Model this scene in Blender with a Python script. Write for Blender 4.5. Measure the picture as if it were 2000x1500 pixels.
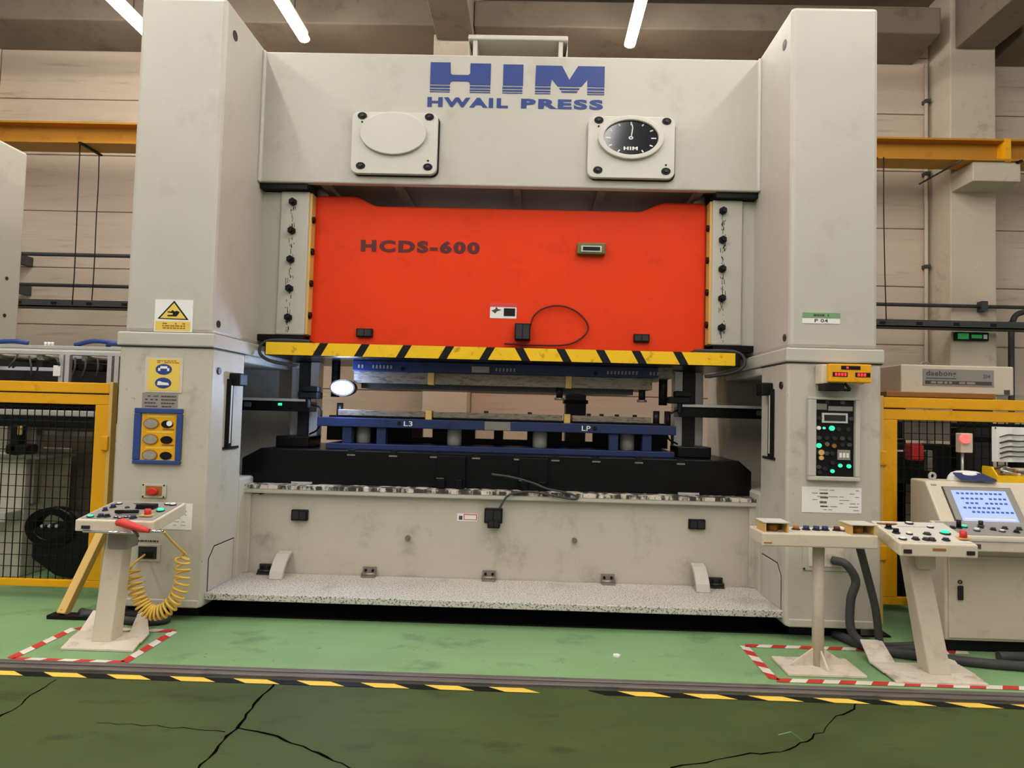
import bpy, bmesh, math, random
from mathutils import Matrix, Vector
random.seed(7)
for o in list(bpy.data.objects): bpy.data.objects.remove(o, do_unlink=True)
SC = bpy.context.scene
COL = SC.collection

# ------------------------------------------------------------------ camera
FPX, YAW, TILT, ROLL, SHX, CAMH = 1300.0, 1.0, 2.5, 1.5, 22.0, 1.6
rad = math.radians
ROT = Matrix.Rotation(rad(YAW), 3, 'Z') @ Matrix.Rotation(rad(90 + TILT), 3, 'X') @ Matrix.Rotation(rad(ROLL), 3, 'Z')
cam_d = bpy.data.cameras.new('camera'); cam = bpy.data.objects.new('camera', cam_d); COL.objects.link(cam)
cam_d.sensor_width = 36.0; cam_d.lens = 36.0 * FPX / 2000.0; cam_d.shift_x = -SHX / 2000.0
cam_d.clip_start = 0.05; cam_d.clip_end = 200
cam.matrix_world = Matrix.Translation((0, 0, CAMH)) @ ROT.to_4x4()
SC.camera = cam

# ------------------------------------------------------------------ world, light level
w = bpy.data.worlds.new('hall_ambient'); SC.world = w; w.use_nodes = True
bg = w.node_tree.nodes['Background']; bg.inputs[0].default_value = (1.0, 0.97, 0.93, 1); bg.inputs[1].default_value = 0.43
LAMP_STRENGTH = 44.0
SC.view_settings.view_transform = 'Standard'; SC.view_settings.look = 'None'
SC.view_settings.exposure = 0.1; SC.view_settings.gamma = 1.0; SC.view_settings.use_curve_mapping = False

# ------------------------------------------------------------------ measuring helpers
def P(px, py, Y):
    """point of the plane y = Y measured at photo pixel (px, py) -> (x, z)"""
    d = ROT @ Vector(((px - 1000 - SHX) / FPX, -(py - 750) / FPX, -1.0)); t = Y / d.y
    return d.x * t, CAMH + d.z * t
def FL(px, py, z=0.0):
    d = ROT @ Vector(((px - 1000 - SHX) / FPX, -(py - 750) / FPX, -1.0)); t = (z - CAMH) / d.z
    return d.x * t, d.y * t
def RC(px0, py0, px1, py1, Y):
    """axis-aligned rectangle of the plane y = Y measured in the photo -> x0, x1, z0, z1"""
    cx, cz = P((px0 + px1) / 2, (py0 + py1) / 2, Y); k = Y / FPX
    hw, hh = abs(px1 - px0) * k / 2, abs(py1 - py0) * k / 2
    return cx - hw, cx + hw, cz - hh, cz + hh
def srgb(r, g, b):
    f = lambda c: c / 12.92 if c <= 0.04045 else ((c + 0.055) / 1.055) ** 2.4
    return (f(r / 255), f(g / 255), f(b / 255), 1.0)

# ------------------------------------------------------------------ materials
MATS = {}
def mat(name, rgb, rough=0.5, metal=0.0, var=0.06, scale=2.5, stain=None, stain_amt=0.0, stain_scale=6.0,
        stretch=(1, 1, 1), thresh=(0.55, 0.7), bump=0.0, bscale=60.0, emit=None, estr=0.0, speck=0.0, speck_scale=90.0, speck_thr=0.3, spec=0.35):
    m = bpy.data.materials.new(name); m.use_nodes = True; MATS[name] = m
    nt = m.node_tree; N, L = nt.nodes, nt.links; b = N['Principled BSDF']
    b.inputs['Roughness'].default_value = rough; b.inputs['Metallic'].default_value = metal; b.inputs['Specular IOR Level'].default_value = spec
    col = srgb(*rgb)
    tc = N.new('ShaderNodeTexCoord'); mp = N.new('ShaderNodeMapping'); mp.inputs['Scale'].default_value = stretch
    geo = N.new('ShaderNodeNewGeometry'); L.new(geo.outputs['Position'], mp.inputs['Vector'])
    def noise(s, det=4.0, rgh=0.6, src=None):
        n = N.new('ShaderNodeTexNoise'); n.inputs['Scale'].default_value = s; n.inputs['Detail'].default_value = det
        n.inputs['Roughness'].default_value = rgh; L.new((src or mp).outputs[0], n.inputs['Vector']); return n
    n1 = noise(scale); rmp = N.new('ShaderNodeMapRange')
    rmp.inputs['From Min'].default_value = 0.3; rmp.inputs['From Max'].default_value = 0.7
    rmp.inputs['To Min'].default_value = 1 - var; rmp.inputs['To Max'].default_value = 1 + var
    L.new(n1.outputs['Fac'], rmp.inputs['Value'])
    mul = N.new('ShaderNodeMix'); mul.data_type = 'RGBA'; mul.blend_type = 'MULTIPLY'; mul.inputs['Factor'].default_value = 1
    mul.inputs['A'].default_value = col; L.new(rmp.outputs['Result'], mul.inputs['B']); last = mul.outputs['Result']
    def over(fac, rgb2, last):
        mx = N.new('ShaderNodeMix'); mx.data_type = 'RGBA'; L.new(fac, mx.inputs['Factor'])
        L.new(last, mx.inputs['A']); mx.inputs['B'].default_value = srgb(*rgb2); return mx.outputs['Result']
    if stain:
        n2 = noise(stain_scale, 6.0, 0.65); r2 = N.new('ShaderNodeMapRange'); r2.interpolation_type = 'SMOOTHSTEP'
        r2.inputs['From Min'].default_value = thresh[0]; r2.inputs['From Max'].default_value = thresh[1]
        r2.inputs['To Min'].default_value = 0; r2.inputs['To Max'].default_value = stain_amt
        L.new(n2.outputs['Fac'], r2.inputs['Value']); last = over(r2.outputs['Result'], stain, last)
    if speck:
        n3 = noise(speck_scale, 2.0, 0.5, geo); r3 = N.new('ShaderNodeMapRange')
        r3.inputs['From Min'].default_value = speck_thr; r3.inputs['From Max'].default_value = speck_thr - 0.05
        r3.inputs['To Min'].default_value = 0; r3.inputs['To Max'].default_value = speck
        L.new(n3.outputs['Fac'], r3.inputs['Value']); last = over(r3.outputs['Result'], stain or (40, 36, 32), last)
    L.new(last, b.inputs['Base Color'])
    if bump:
        nb = noise(bscale, 3.0, 0.6); bp = N.new('ShaderNodeBump'); bp.inputs['Strength'].default_value = bump
        bp.inputs['Distance'].default_value = 0.01; L.new(nb.outputs['Fac'], bp.inputs['Height']); L.new(bp.outputs['Normal'], b.inputs['Normal'])
    if emit:
        b.inputs['Emission Color'].default_value = srgb(*emit); b.inputs['Emission Strength'].default_value = estr
    return m
GR = (70, 62, 52)
mat('cream', (181, 176, 163), 0.42, var=0.03, scale=1.2, stain=(158, 150, 134), stain_amt=0.35, stain_scale=2.2, speck=0.25, speck_scale=14, speck_thr=0.24)
mat('cream_worn', (184, 176, 160), 0.5, var=0.05, scale=1.6, stain=(112, 100, 88), stain_amt=0.5, stain_scale=3.6, thresh=(0.52, 0.78), speck=0.5, speck_scale=26, speck_thr=0.27)
mat('cream_ledge', (208, 196, 180), 0.5, var=0.06, scale=3, stain=(34, 26, 22), stain_amt=0.95, stain_scale=9, stretch=(1.6, 1, 0.5), thresh=(0.42, 0.54), speck=0.6, speck_scale=40, speck_thr=0.32)
mat('beige', (202, 188, 166), 0.45, var=0.03, scale=2, stain=(150, 132, 110), stain_amt=0.3, stain_scale=5)
mat('beige_dirty', (208, 194, 176), 0.55, var=0.06, scale=5, stain=(110, 94, 78), stain_amt=0.6, stain_scale=9, thresh=(0.5, 0.75))
mat('white_plate', (196, 191, 180), 0.4, var=0.02)
mat('tread', (196, 188, 178), 0.5, var=0.06, scale=2, stain=(52, 46, 42), stain_amt=0.25, stain_scale=3, speck=0.8, speck_scale=85, speck_thr=0.45, bump=0.4, bscale=85)
mat('orange', (226, 58, 14), 0.5, spec=0.15, var=0.05, scale=1.4, stain=(196, 50, 20), stain_amt=0.35, stain_scale=4)
mat('black', (14, 14, 15), 0.5, spec=0.2, var=0.15, scale=8)
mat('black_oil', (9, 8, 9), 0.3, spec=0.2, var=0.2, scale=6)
mat('rubber', (60, 58, 58), 0.6, var=0.1, scale=10)
mat('dark_steel', (54, 52, 52), 0.4, metal=0.6, var=0.15, scale=8)
mat('steel', (140, 132, 122), 0.35, metal=0.6, var=0.12, scale=7, stain=(60, 50, 42), stain_amt=0.5, stain_scale=14, stretch=(1, 1, 4))
mat('die_steel', (132, 120, 106), 0.45, metal=0.3, var=0.12, scale=8, stain=(56, 46, 38), stain_amt=0.7, stain_scale=16, stretch=(1, 1, 5), thresh=(0.45, 0.65))
mat('aluminium', (196, 192, 188), 0.35, metal=0.5, var=0.06, scale=6)
mat('chrome', (215, 215, 220), 0.12, metal=1.0, var=0.02)
mat('frame_blue', (44, 66, 122), 0.45, var=0.06)
mat('blue', (30, 43, 84), 0.42, var=0.1, scale=5, stain=(20, 22, 34), stain_amt=0.6, stain_scale=8)
mat('logo_blue', (40, 60, 122), 0.5, var=0.03)
mat('dark_red', (84, 18, 18), 0.5, var=0.03)
mat('yellow', (222, 158, 8), 0.42, var=0.06, scale=2, stain=(170, 110, 10), stain_amt=0.4, stain_scale=7)
mat('crane_yellow', (176, 120, 30), 0.5, var=0.06, scale=2, stain=(140, 90, 26), stain_amt=0.5, stain_scale=4)
mat('hazard_yellow', (232, 184, 12), 0.42, var=0.06, scale=4, stain=(120, 76, 20), stain_amt=0.6, stain_scale=12, thresh=(0.56, 0.7))
mat('tape_yellow', (226, 186, 74), 0.55, var=0.06, scale=6)
mat('wood_yellow', (206, 168, 94), 0.55, var=0.08, scale=4, stretch=(1, 1, 0.3))
mat('wall_panel', (194, 176, 156), 0.75, var=0.06, scale=1.0, stain=(150, 132, 114), stain_amt=0.55, stain_scale=2.2, stretch=(0.35, 1, 3.5), bump=0.25, bscale=9)
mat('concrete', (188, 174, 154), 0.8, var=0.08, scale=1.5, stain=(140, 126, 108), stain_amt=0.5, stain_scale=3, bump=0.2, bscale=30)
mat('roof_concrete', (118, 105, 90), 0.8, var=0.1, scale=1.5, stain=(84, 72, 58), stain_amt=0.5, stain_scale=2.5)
mat('floor_light', (124, 156, 108), 0.45, spec=0.25, var=0.12, scale=0.9, stain=(72, 92, 66), stain_amt=0.5, stain_scale=2.4, stretch=(0.8, 1.2, 1), speck=0.75, speck_scale=24, speck_thr=0.30)
mat('floor_dark', (64, 74, 39), 0.6, spec=0.2, var=0.22, scale=1.6, stain=(44, 52, 28), stain_amt=0.7, stain_scale=4, stretch=(0.6, 1.2, 1), bump=0.05, bscale=50)
mat('crack', (9, 10, 7), 0.9, spec=0.0)
mat('window_dark', (74, 62, 50), 0.7, var=0.15)
mat('rail_steel', (118, 110, 106), 0.38, metal=0.5, var=0.1, scale=5, stain=(60, 54, 52), stain_amt=0.6, stain_scale=6, stretch=(0.4, 1, 1))
mat('tape_red', (190, 50, 44), 0.55, var=0.08, scale=8)
mat('tape_white', (216, 206, 192), 0.55, var=0.08, scale=8)
mat('paper', (226, 222, 214), 0.6, var=0.02)
mat('ink', (70, 66, 64), 0.7)
mat('grey_label', (140, 134, 126), 0.5, var=0.04)
mat('sign_yellow', (222, 190, 84), 0.45, var=0.03)
mat('sign_brown', (150, 96, 36), 0.5)
mat('gauge_face', (150, 140, 126), 0.3, var=0.15, scale=30)
mat('olive', (96, 98, 54), 0.45, var=0.06)
mat('green_label', (110, 150, 104), 0.5)
mat('red', (196, 44, 38), 0.4, var=0.04)
mat('navy', (36, 46, 84), 0.6, var=0.06)
mat('cloth_red', (206, 64, 58), 0.6)
mat('hose_yellow', (224, 182, 76), 0.35)
mat('blue_cable', (44, 64, 130), 0.5)
mat('lamp_white', (250, 250, 255), 0.4, emit=(255, 251, 244), estr=LAMP_STRENGTH)
mat('added_fill_glow', (250, 250, 255), 0.4, emit=(255, 251, 244), estr=46.0)  # glow of the added fill light hidden behind the crown
mat('work_lamp', (250, 250, 255), 0.4, emit=(225, 238, 255), estr=60.0)
mat('led_green', (60, 220, 170), 0.4, emit=(40, 225, 160), estr=0.9)
mat('led_red', (230, 50, 50), 0.4, emit=(255, 50, 50), estr=0.9)
mat('led_pink', (235, 120, 115), 0.4, emit=(255, 110, 105), estr=0.5)
mat('screen', (150, 165, 205), 0.25, emit=(150, 172, 226), estr=0.55)
mat('screen_line', (60, 80, 150), 0.4, emit=(60, 80, 150), estr=0.3)
mat('exit_green', (40, 120, 60), 0.4, emit=(50, 170, 80), estr=0.25)
mat('dial_black', (16, 16, 24), 0.12)
mat('white', (226, 224, 218), 0.5)

# ------------------------------------------------------------------ mesh builder
class MB:
    def __init__(s): s.v = []; s.f = []; s.m = []; s.s = []; s.mi = 0
    def face(s, idx, smooth=False): s.f.append(idx); s.m.append(s.mi); s.s.append(smooth)
    def mat(s, i): s.mi = i; return s
    def box(s, x0, x1, y0, y1, z0, z1):
        b = len(s.v)
        s.v += [(x, y, z) for z in (z0, z1) for y in (y0, y1) for x in (x0, x1)]
        for q in ((0, 2, 3, 1), (4, 5, 7, 6), (0, 1, 5, 4), (2, 6, 7, 3), (0, 4, 6, 2), (1, 3, 7, 5)): s.face([b + i for i in q])
        return s
    def prism(s, pts, a0, a1, ax='y'):
        b = len(s.v); n = len(pts)
        mk = {'y': lambda p, a: (p[0], a, p[1]), 'x': lambda p, a: (a, p[0], p[1]), 'z': lambda p, a: (p[0], p[1], a)}[ax]
        s.v += [mk(p, a0) for p in pts] + [mk(p, a1) for p in pts]
        s.face(list(range(b, b + n))); s.face(list(range(b + 2 * n - 1, b + n - 1, -1)))
        for i in range(n): j = (i + 1) % n; s.face([b + i, b + j, b + n + j, b + n + i])
        return s
    def ell(s, cx, cz, rx, rz, y0, y1, n=32):
        """oval plate or dish lying in an x-z plane"""
        b = len(s.v)
        for y in (y0, y1): s.v += [(cx + rx * math.cos(2 * math.pi * i / n), y, cz + rz * math.sin(2 * math.pi * i / n)) for i in range(n)]
        s.face(list(range(b, b + n))); s.face(list(range(b + 2 * n - 1, b + n - 1, -1)))
        for i in range(n): j = (i + 1) % n; s.face([b + i, b + j, b + n + j, b + n + i], True)
        return s
    def ring(s, cx, cz, rx, rz, ix, iz, y0, y1, n=32):
        b = len(s.v)
        for (ax, az, y) in ((rx, rz, y0), (ix, iz, y0), (ix, iz, y1), (rx, rz, y1)):
            s.v += [(cx + ax * math.cos(2 * math.pi * i / n), y, cz + az * math.sin(2 * math.pi * i / n)) for i in range(n)]
        for k in range(4):
            for i in range(n):
                j = (i + 1) % n; k2 = (k + 1) % 4; s.face([b + k * n + i, b + k * n + j, b + k2 * n + j, b + k2 * n + i], k in (1, 3))
        return s
    def cyl(s, p0, p1, r0, r1=None, n=14): return s.tube([p0, p1], [r0, r0 if r1 is None else r1], n)
    def tube(s, pts, r, n=8):
        pts = [Vector(p) for p in pts]; k = len(pts); rs = r if isinstance(r, (list, tuple)) else [r] * k
        b = len(s.v); up = None
        for i, p in enumerate(pts):
            t = (pts[min(i + 1, k - 1)] - pts[max(i - 1, 0)]).normalized()
            if up is None:
                up = Vector((0, 0, 1)) if abs(t.z) < 0.9 else Vector((1, 0, 0))
            u = (up - t * up.dot(t)).normalized(); up = u; q = t.cross(u)
            s.v += [tuple(p + (u * math.cos(a) + q * math.sin(a)) * rs[i]) for a in (2 * math.pi * j / n for j in range(n))]
        for i in range(k - 1):
            for j in range(n):
                j2 = (j + 1) % n; s.face([b + i * n + j, b + i * n + j2, b + (i + 1) * n + j2, b + (i + 1) * n + j], True)
        s.face([b + j for j in range(n)]); s.face([b + (k - 1) * n + j for j in range(n - 1, -1, -1)])
        return s
    def quad(s, a, b_, c, d):
        b = len(s.v); s.v += [a, b_, c, d]; s.face([b, b + 1, b + 2, b + 3]); return s
    def xf(s, M, start=0):
        s.v[start:] = [tuple(M @ Vector(p)) for p in s.v[start:]]; return s
    def build(s, name, mats, parent=None, bev=0.0, seg=2):
        off = Vector((0, 0, 0)); q = parent
        while q is not None: off += q.location; q = q.parent
        bm = bmesh.new()
        vs = [bm.verts.new(Vector(p) - off) for p in s.v]
        for idx, mi, sm in zip(s.f, s.m, s.s):
            try: fc = bm.faces.new([vs[i] for i in idx])
            except ValueError: continue
            fc.material_index = mi; fc.smooth = sm
        bmesh.ops.recalc_face_normals(bm, faces=bm.faces)
        me = bpy.data.meshes.new(name); bm.to_mesh(me); bm.free()
        for m in ([mats] if isinstance(mats, str) else mats): me.materials.append(MATS[m])
        o = bpy.data.objects.new(name, me); COL.objects.link(o)
        if parent is not None: o.parent = parent
        if bev:
            md = o.modifiers.new('edge', 'BEVEL'); md.width = bev; md.segments = seg; md.limit_method = 'ANGLE'; md.angle_limit = rad(40)
        return o
def tag(o, label, cat, group=None, kind=None):
    if label: o['label'] = label
    if cat: o['category'] = cat
    if group: o['group'] = group
    if kind: o['kind'] = kind
    return o
def thing(name, label, cat, loc, group=None):
    o = bpy.data.objects.new(name, None); o.empty_display_size = 0.1; COL.objects.link(o); o.location = loc
    return tag(o, label, cat, group)
def struct(o): o['kind'] = 'structure'; return o
def piece(proto, loc, parent):
    """a further copy of an alike piece (shares its mesh), shifted by loc"""
    c = proto.copy(); COL.objects.link(c); c.parent = parent; c.location = Vector(proto.location) + Vector(loc); return c
def text_mb(body, x0, x1, z0, z1, y, bold=0.0, depth=0.003):
    cu = bpy.data.curves.new('lettering', 'FONT'); cu.body = body; cu.size = 1.0; cu.offset = bold; cu.space_character = 1.0 + bold * 4.0; cu.resolution_u = 4
    ob = bpy.data.objects.new('lettering', cu); COL.objects.link(ob)
    dg = bpy.context.evaluated_depsgraph_get(); me = ob.evaluated_get(dg).to_mesh()
    vs = [v.co.copy() for v in me.vertices]; fs = [list(p.vertices) for p in me.polygons]
    ob.evaluated_get(dg).to_mesh_clear(); bpy.data.objects.remove(ob); bpy.data.curves.remove(cu)
    ax, bx = min(v.x for v in vs), max(v.x for v in vs); ay, by = min(v.y for v in vs), max(v.y for v in vs)
    mb = MB(); mb.v = [(x0 + (v.x - ax) / (bx - ax) * (x1 - x0), y, z0 + (v.y - ay) / (by - ay) * (z1 - z0)) for v in vs]
    for f in fs: mb.face(f)
    return mb
def rrect(x0, x1, z0, z1, r, n=5):
    pts = []
    for (cx, cz, a0) in ((x1 - r, z1 - r, 0), (x0 + r, z1 - r, 90), (x0 + r, z0 + r, 180), (x1 - r, z0 + r, 270)):
        for i in range(n + 1): a = rad(a0 + 90 * i / n); pts.append((cx + r * math.cos(a), cz + r * math.sin(a)))
    return pts
def spline(ctrl, n=10):
    """Catmull-Rom through the control points"""
    c = [Vector(p) for p in ctrl]; c = [c[0] * 2 - c[1]] + c + [c[-1] * 2 - c[-2]]; out = []
    for i in range(1, len(c) - 2):
        for k in range(n):
            t = k / n; a, b, d, e = c[i - 1], c[i], c[i + 1], c[i + 2]
            out.append(0.5 * ((2 * b) + (d - a) * t + (2 * a - 5 * b + 4 * d - e) * t * t + (3 * b - a - 3 * d + e) * t ** 3))
    out.append(c[-2]); return out

# ================================================================== THE HALL
RAILY0, RAILY1 = 3.96, 4.09
fl = struct(MB().box(-11, 11, RAILY1 - 0.02, 10.2, -0.2, 0.0).build('floor', 'floor_light'))
fl['label'] = 'light green painted floor around the press'
fd = struct(MB().box(-11, 11, -4, RAILY0 + 0.02, -0.2, 0.0).build('floor', 'floor_dark'))
fd['label'] = 'worn dark green aisle floor in front of the steel rail'
def crack(pix, w0=0.012, parent=fd):
    pts = [Vector((*FL(*p), 0.0)) for p in pix]; fine = []
    for a, b in zip(pts, pts[1:]):
        n = max(2, int((b - a).length / 0.05))
        for i in range(n):
            q = a.lerp(b, i / n); j = 0.010
            fine.append(q + Vector((random.uniform(-j, j), random.uniform(-j, j), 0)))
    fine.append(pts[-1]); mb = MB(); L = []; R_ = []
    for i, p in enumerate(fine):
        t = (fine[min(i + 1, len(fine) - 1)] - fine[max(0, i - 1)]).normalized(); nn = Vector((-t.y, t.x, 0)); ww = w0 * random.uniform(0.2, 0.85)
        L.append(tuple(p + nn * ww + Vector((0, 0, 0.0015)))); R_.append(tuple(p - nn * ww + Vector((0, 0, 0.0015))))
    for i in range(len(fine) - 1): mb.quad(L[i], L[i + 1], R_[i + 1], R_[i])
    return mb.build('crack', 'crack', parent)
crack([(540, 1332), (500, 1375), (468, 1415), (455, 1427), (420, 1468), (370, 1520)], 0.012)
crack([(458, 1421), (520, 1433), (590, 1460), (640, 1478), (720, 1515)], 0.010)
crack([(-10, 1405), (25, 1388), (60, 1357), (110, 1328)], 0.013)
crack([(1680, 1372), (1660, 1390), (1632, 1400), (1605, 1430), (1575, 1447), (1530, 1470), (1465, 1473), (1380, 1488), (1310, 1500)], 0.007)
crack([(190, 1412), (300, 1418), (440, 1430)], 0.004)
sc = MB()
for a, b in (((1520, 1436), (1545, 1430)), ((1545, 1430), (1570, 1449))):
    A = Vector((*FL(*a), 0.002)); B = Vector((*FL(*b), 0.002)); n = Vector((0, 0.004, 0)); sc.quad(tuple(A - n), tuple(B - n), tuple(B + n), tuple(A + n))
sc.build('scratch', 'green_label', fd)

# sunken double steel rail with two running strips
rl = thing('floor_rail', 'long grey double steel rail set across the green floor', 'rail', (0, 4.02, 0))
MB().box(-11, 11, RAILY0, RAILY1, -0.02, 0.006).build('rail_base', 'rail_steel', rl)
for y0, y1 in ((3.965, 4.005), (4.03, 4.075)):
    MB().box(-11, 11, y0, y1, 0.006, 0.022).build('rail_strip', 'rail_steel', rl, bev=0.005)
# black and yellow tape in front of the rail
hz = MB(); hz2 = MB(); x = -11.0; k = 0
while x < 11:
    tgt = hz if x < 0.12 else hz2; gone = -0.05 < x < 0.28
    tgt.mat(k % 2)
    wdt = 0.175 if k % 2 else 0.2
    if not gone:
        tgt.quad((x, 3.885, 0.003), (x + wdt, 3.885, 0.003), (x + wdt - 0.1, 3.945, 0.003), (x - 0.1, 3.945, 0.003))
    x += wdt; k += 1
tag(hz.build('hazard_tape', ['tape_yellow', 'black']), 'left length of black and yellow tape in front of the steel rail', 'floor tape')
tag(hz2.build('hazard_tape', ['tape_yellow', 'black']), 'right length of black and yellow tape in front of the steel rail', 'floor tape')
def striped_strip(mb, a, b, w, step, slant=0.35, z=0.003):
    a = Vector((*a, z)); b = Vector((*b, z)); t = (b - a); L = t.length; t.normalize(); n = Vector((-t.y, t.x, 0)) * w / 2
    cnt = max(2, round(L / step)); st = L / cnt
    for i in range(cnt):
        mb.mat(i % 2); s0, s1 = i * st, (i + 1) * st; d = slant * w
        f = lambda s, sg: tuple(a + t * min(max(s + sg * d, 0), L) + n * sg)
        mb.quad(f(s0, -1), f(s1, -1), f(s1, 1), f(s0, 1))
def tape_box(name, segs, label):
    mb = MB()
    for a, b in segs: striped_strip(mb, a, b, 0.06, 0.1)
    return tag(mb.build(name, ['tape_red', 'tape_white']), label, 'floor tape', 'red and white floor tape frames')
A, B, C_, D = FL(14, 1291), FL(140, 1231), FL(245, 1293), FL(340, 1234)
ya, yb = 4.125, 4.72
tape_box('marking_tape', [((-3.2, ya), (-3.2, yb)), ((-3.2, ya), (-2.49, ya)), ((-2.49, ya), (-2.49, yb)), ((-3.2, yb), (-2.49, yb))], 'red and white floor tape frame around the stand with the yellow coiled hose')
tape_box('marking_tape', [((1.52, 4.19), (1.52, 4.80)), ((1.52, 4.19), (3.1, 4.19)), ((1.52, 4.80), (3.1, 4.80))], 'red and white floor tape frame around the two right hand stands')
tag(MB().prism([(0.565, 4.50), (0.60, 4.49), (0.615, 4.51), (0.60, 4.535), (0.57, 4.53)], 0.0005, 0.012, 'z').build('paper_scrap', 'paper'), 'tiny crumpled white paper scrap on the green floor', 'scrap')

# back wall of precast panels
WY = 10.0
wb = struct(MB().box(-12, 12, WY, WY + 0.25, 0, 8.2).build('wall_back', 'concrete'))
wb['label'] = 'pale precast concrete wall behind the press'
JZ = [0.14, 1.01, 1.885, 2.76, 3.635, 4.51, 5.385, 6.26, 7.13, 7.6]
PIL = [-8.73, -1.28, 6.17]
for bx0, bx1 in ((-12, -9.05), (-8.41, -1.60), (-0.96, 5.85), (6.49, 12)):
    for z0, z1 in zip(JZ, JZ[1:]):
        d = random.uniform(0.03, 0.042)
        MB().box(bx0 + 0.01, bx1 - 0.01, WY - d, WY + 0.01, z0 + 0.006, z1 - 0.006).build('panel', 'wall_panel', wb, bev=0.006, seg=1)
for i, cx in enumerate(PIL):
    p = MB().box(cx - 0.32, cx + 0.32, 9.45, WY - 0.02, 0, 7.95)
    p.box(cx - 0.31, cx + 0.33, 8.98, 9.46, 4.90, 5.168)
    struct(p.build('trim_%d' % (i + 1), 'concrete', bev=0.012))['label'] = 'square concrete pillar with a corbel carrying the yellow crane beam'
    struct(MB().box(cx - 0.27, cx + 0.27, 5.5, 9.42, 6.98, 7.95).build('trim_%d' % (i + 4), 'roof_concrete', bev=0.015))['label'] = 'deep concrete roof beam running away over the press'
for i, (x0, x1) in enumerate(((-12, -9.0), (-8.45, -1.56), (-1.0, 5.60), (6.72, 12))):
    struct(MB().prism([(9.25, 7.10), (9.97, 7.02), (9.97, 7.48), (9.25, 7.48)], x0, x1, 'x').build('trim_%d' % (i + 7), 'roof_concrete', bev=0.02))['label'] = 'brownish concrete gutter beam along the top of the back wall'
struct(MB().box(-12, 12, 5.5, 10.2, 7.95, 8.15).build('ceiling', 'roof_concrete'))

# yellow crane runway beam
cb = thing('crane_beam', 'yellow steel crane runway beam running along the back wall', 'crane beam', (0, 9.0, 5.17))
MB().box(-12, 12, 8.94, 9.30, 5.17, 5.195).build('bottom_flange', 'crane_yellow', cb)
MB().box(-12, 12, 8.96, 9.28, 5.45, 5.475).build('top_flange', 'crane_yellow', cb)
MB().box(-12, 12, 9.11, 9.13, 5.195, 5.45).build('web', 'crane_yellow', cb)
for cx in PIL[1:]:
    MB().box(cx + 0.1, cx + 0.18, 8.95, 9.29, 5.16, 5.48).build('stiffener', 'yellow', cb)
for px in (160, 1708, 1990):
    x0, z0 = P(px, 285, 8.95)
    MB().box(x0 - 0.02, x0 + 0.02, 8.9, 9.36, 5.145, 5.17).build('trolley_bracket', 'black', cb)
def px_ok(Y): return Y < 9.3
def hang(pix, Y, label, r=0.008):
    pts = [(P(px, py, Y)[0], Y, P(px, py, Y)[1]) for px, py in pix]
    pts[0] = (pts[0][0], Y, 5.172 if px_ok(Y) else 5.15)
    return tag(MB().tube(spline(pts, 5), r, 6).build('hanging_wire', 'black'), label, 'wire')
hang([(156, 290), (153, 360), (150, 430), (146, 520), (141, 596)], 9.0, 'thin dark wire hanging from the crane beam, nearer the left pillar')
hang([(194, 298), (192, 360), (188, 430), (184, 520), (178, 605)], 9.34, 'thin dark wire hanging from the crane beam, nearer the left press column')
hang([(1726, 318), (1726, 400), (1728, 520), (1731, 625)], 8.9, 'thin wire hanging beside the right press column')
# wall pipes and cable tray
def hpipe(z, r, label, x0=-12, x1=12, m='rubber', Y=9.38):
    o = thing('wall_pipe', label, 'pipe', (0, Y, z))
    MB().cyl((x0, Y, z), (x1, Y, z), r, n=8).build('pipe', m, o)
    for cx in (-7.75, -3.0, 2.0, 6.25):
        if x0 < cx < x1: MB().box(cx - 0.04, cx + 0.04, Y - 0.05, 9.955 if abs(cx - 6.25) > .5 else 9.445, z - 0.07, z + 0.07).build('clamp', 'rubber', o)
    return o
def zl(px, py): return P(px, py, 9.38)[1]
hpipe(zl(150, 498), 0.028, 'dark grey pipe along the back wall, upper one left of the press', -12, -1)
hpipe((zl(150, 561) + zl(1850, 594)) / 2, 0.026, 'dark grey pipe just above the perforated cable tray on the back wall')
z0 = P(150, 600, 9.3)[1]; z1 = P(1850, 632, 9.3)[1]; zt = (z0 + z1) / 2
ct = thing('cable_tray', 'dark perforated cable tray along the back wall', 'cable tray', (0, 9.3, zt))
MB().box(-12, 12, 9.15, 9.42, zt - 0.05, zt - 0.035).build('tray', 'rubber', ct)
MB().box(-12, 12, 9.15, 9.165, zt - 0.05, zt + 0.05).build('side_rail', 'rubber', ct)
for i in range(46):
    if i == 0: lp = MB().box(-11.8, -11.72, 9.146, 9.15, zt - 0.02, zt + 0.02).build('slot', 'black', ct)
    else: piece(lp, (i * 0.5, 0, 0), ct)
vp = thing('downpipe', 'thin vertical pipe running down the wall left of the pillar', 'pipe', (5.75, 9.85, 0))
MB().cyl((5.77, 9.9, 0.0), (5.77, 9.9, 7.0), 0.028, n=8).build('pipe', 'concrete', vp)
for z in (2.2, 3.9, 5.3, 6.4): MB().box(5.73, 5.81, 9.85, 9.955, z, z + 0.05).build('clamp', 'rubber', vp)
bx, bz = P(1975, 640, 9.6)
MB_ = MB().tube(spline([(bx + 0.6, 9.6, bz + 0.24), (bx + 0.15, 9.6, bz + 0.22), (bx + 0.02, 9.6, bz + 0.08), (bx, 9.6, bz - 0.2), (bx, 9.6, 0.4)], 8), 0.04, 8)
tag(MB_.build('bent_pipe', 'rubber'), 'dark pipe bending down the wall at the right edge', 'pipe')
xa, za = P(1820, 345, 9.3); xb, zb = P(1870, 318, 9.0)
tag(MB().cyl((xa, 9.6, za), (xb, 8.9, zb), 0.014, n=6).build('brace_rod', 'rubber'), 'thin slanting rod under the crane beam by the pillar', 'rod')
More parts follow.
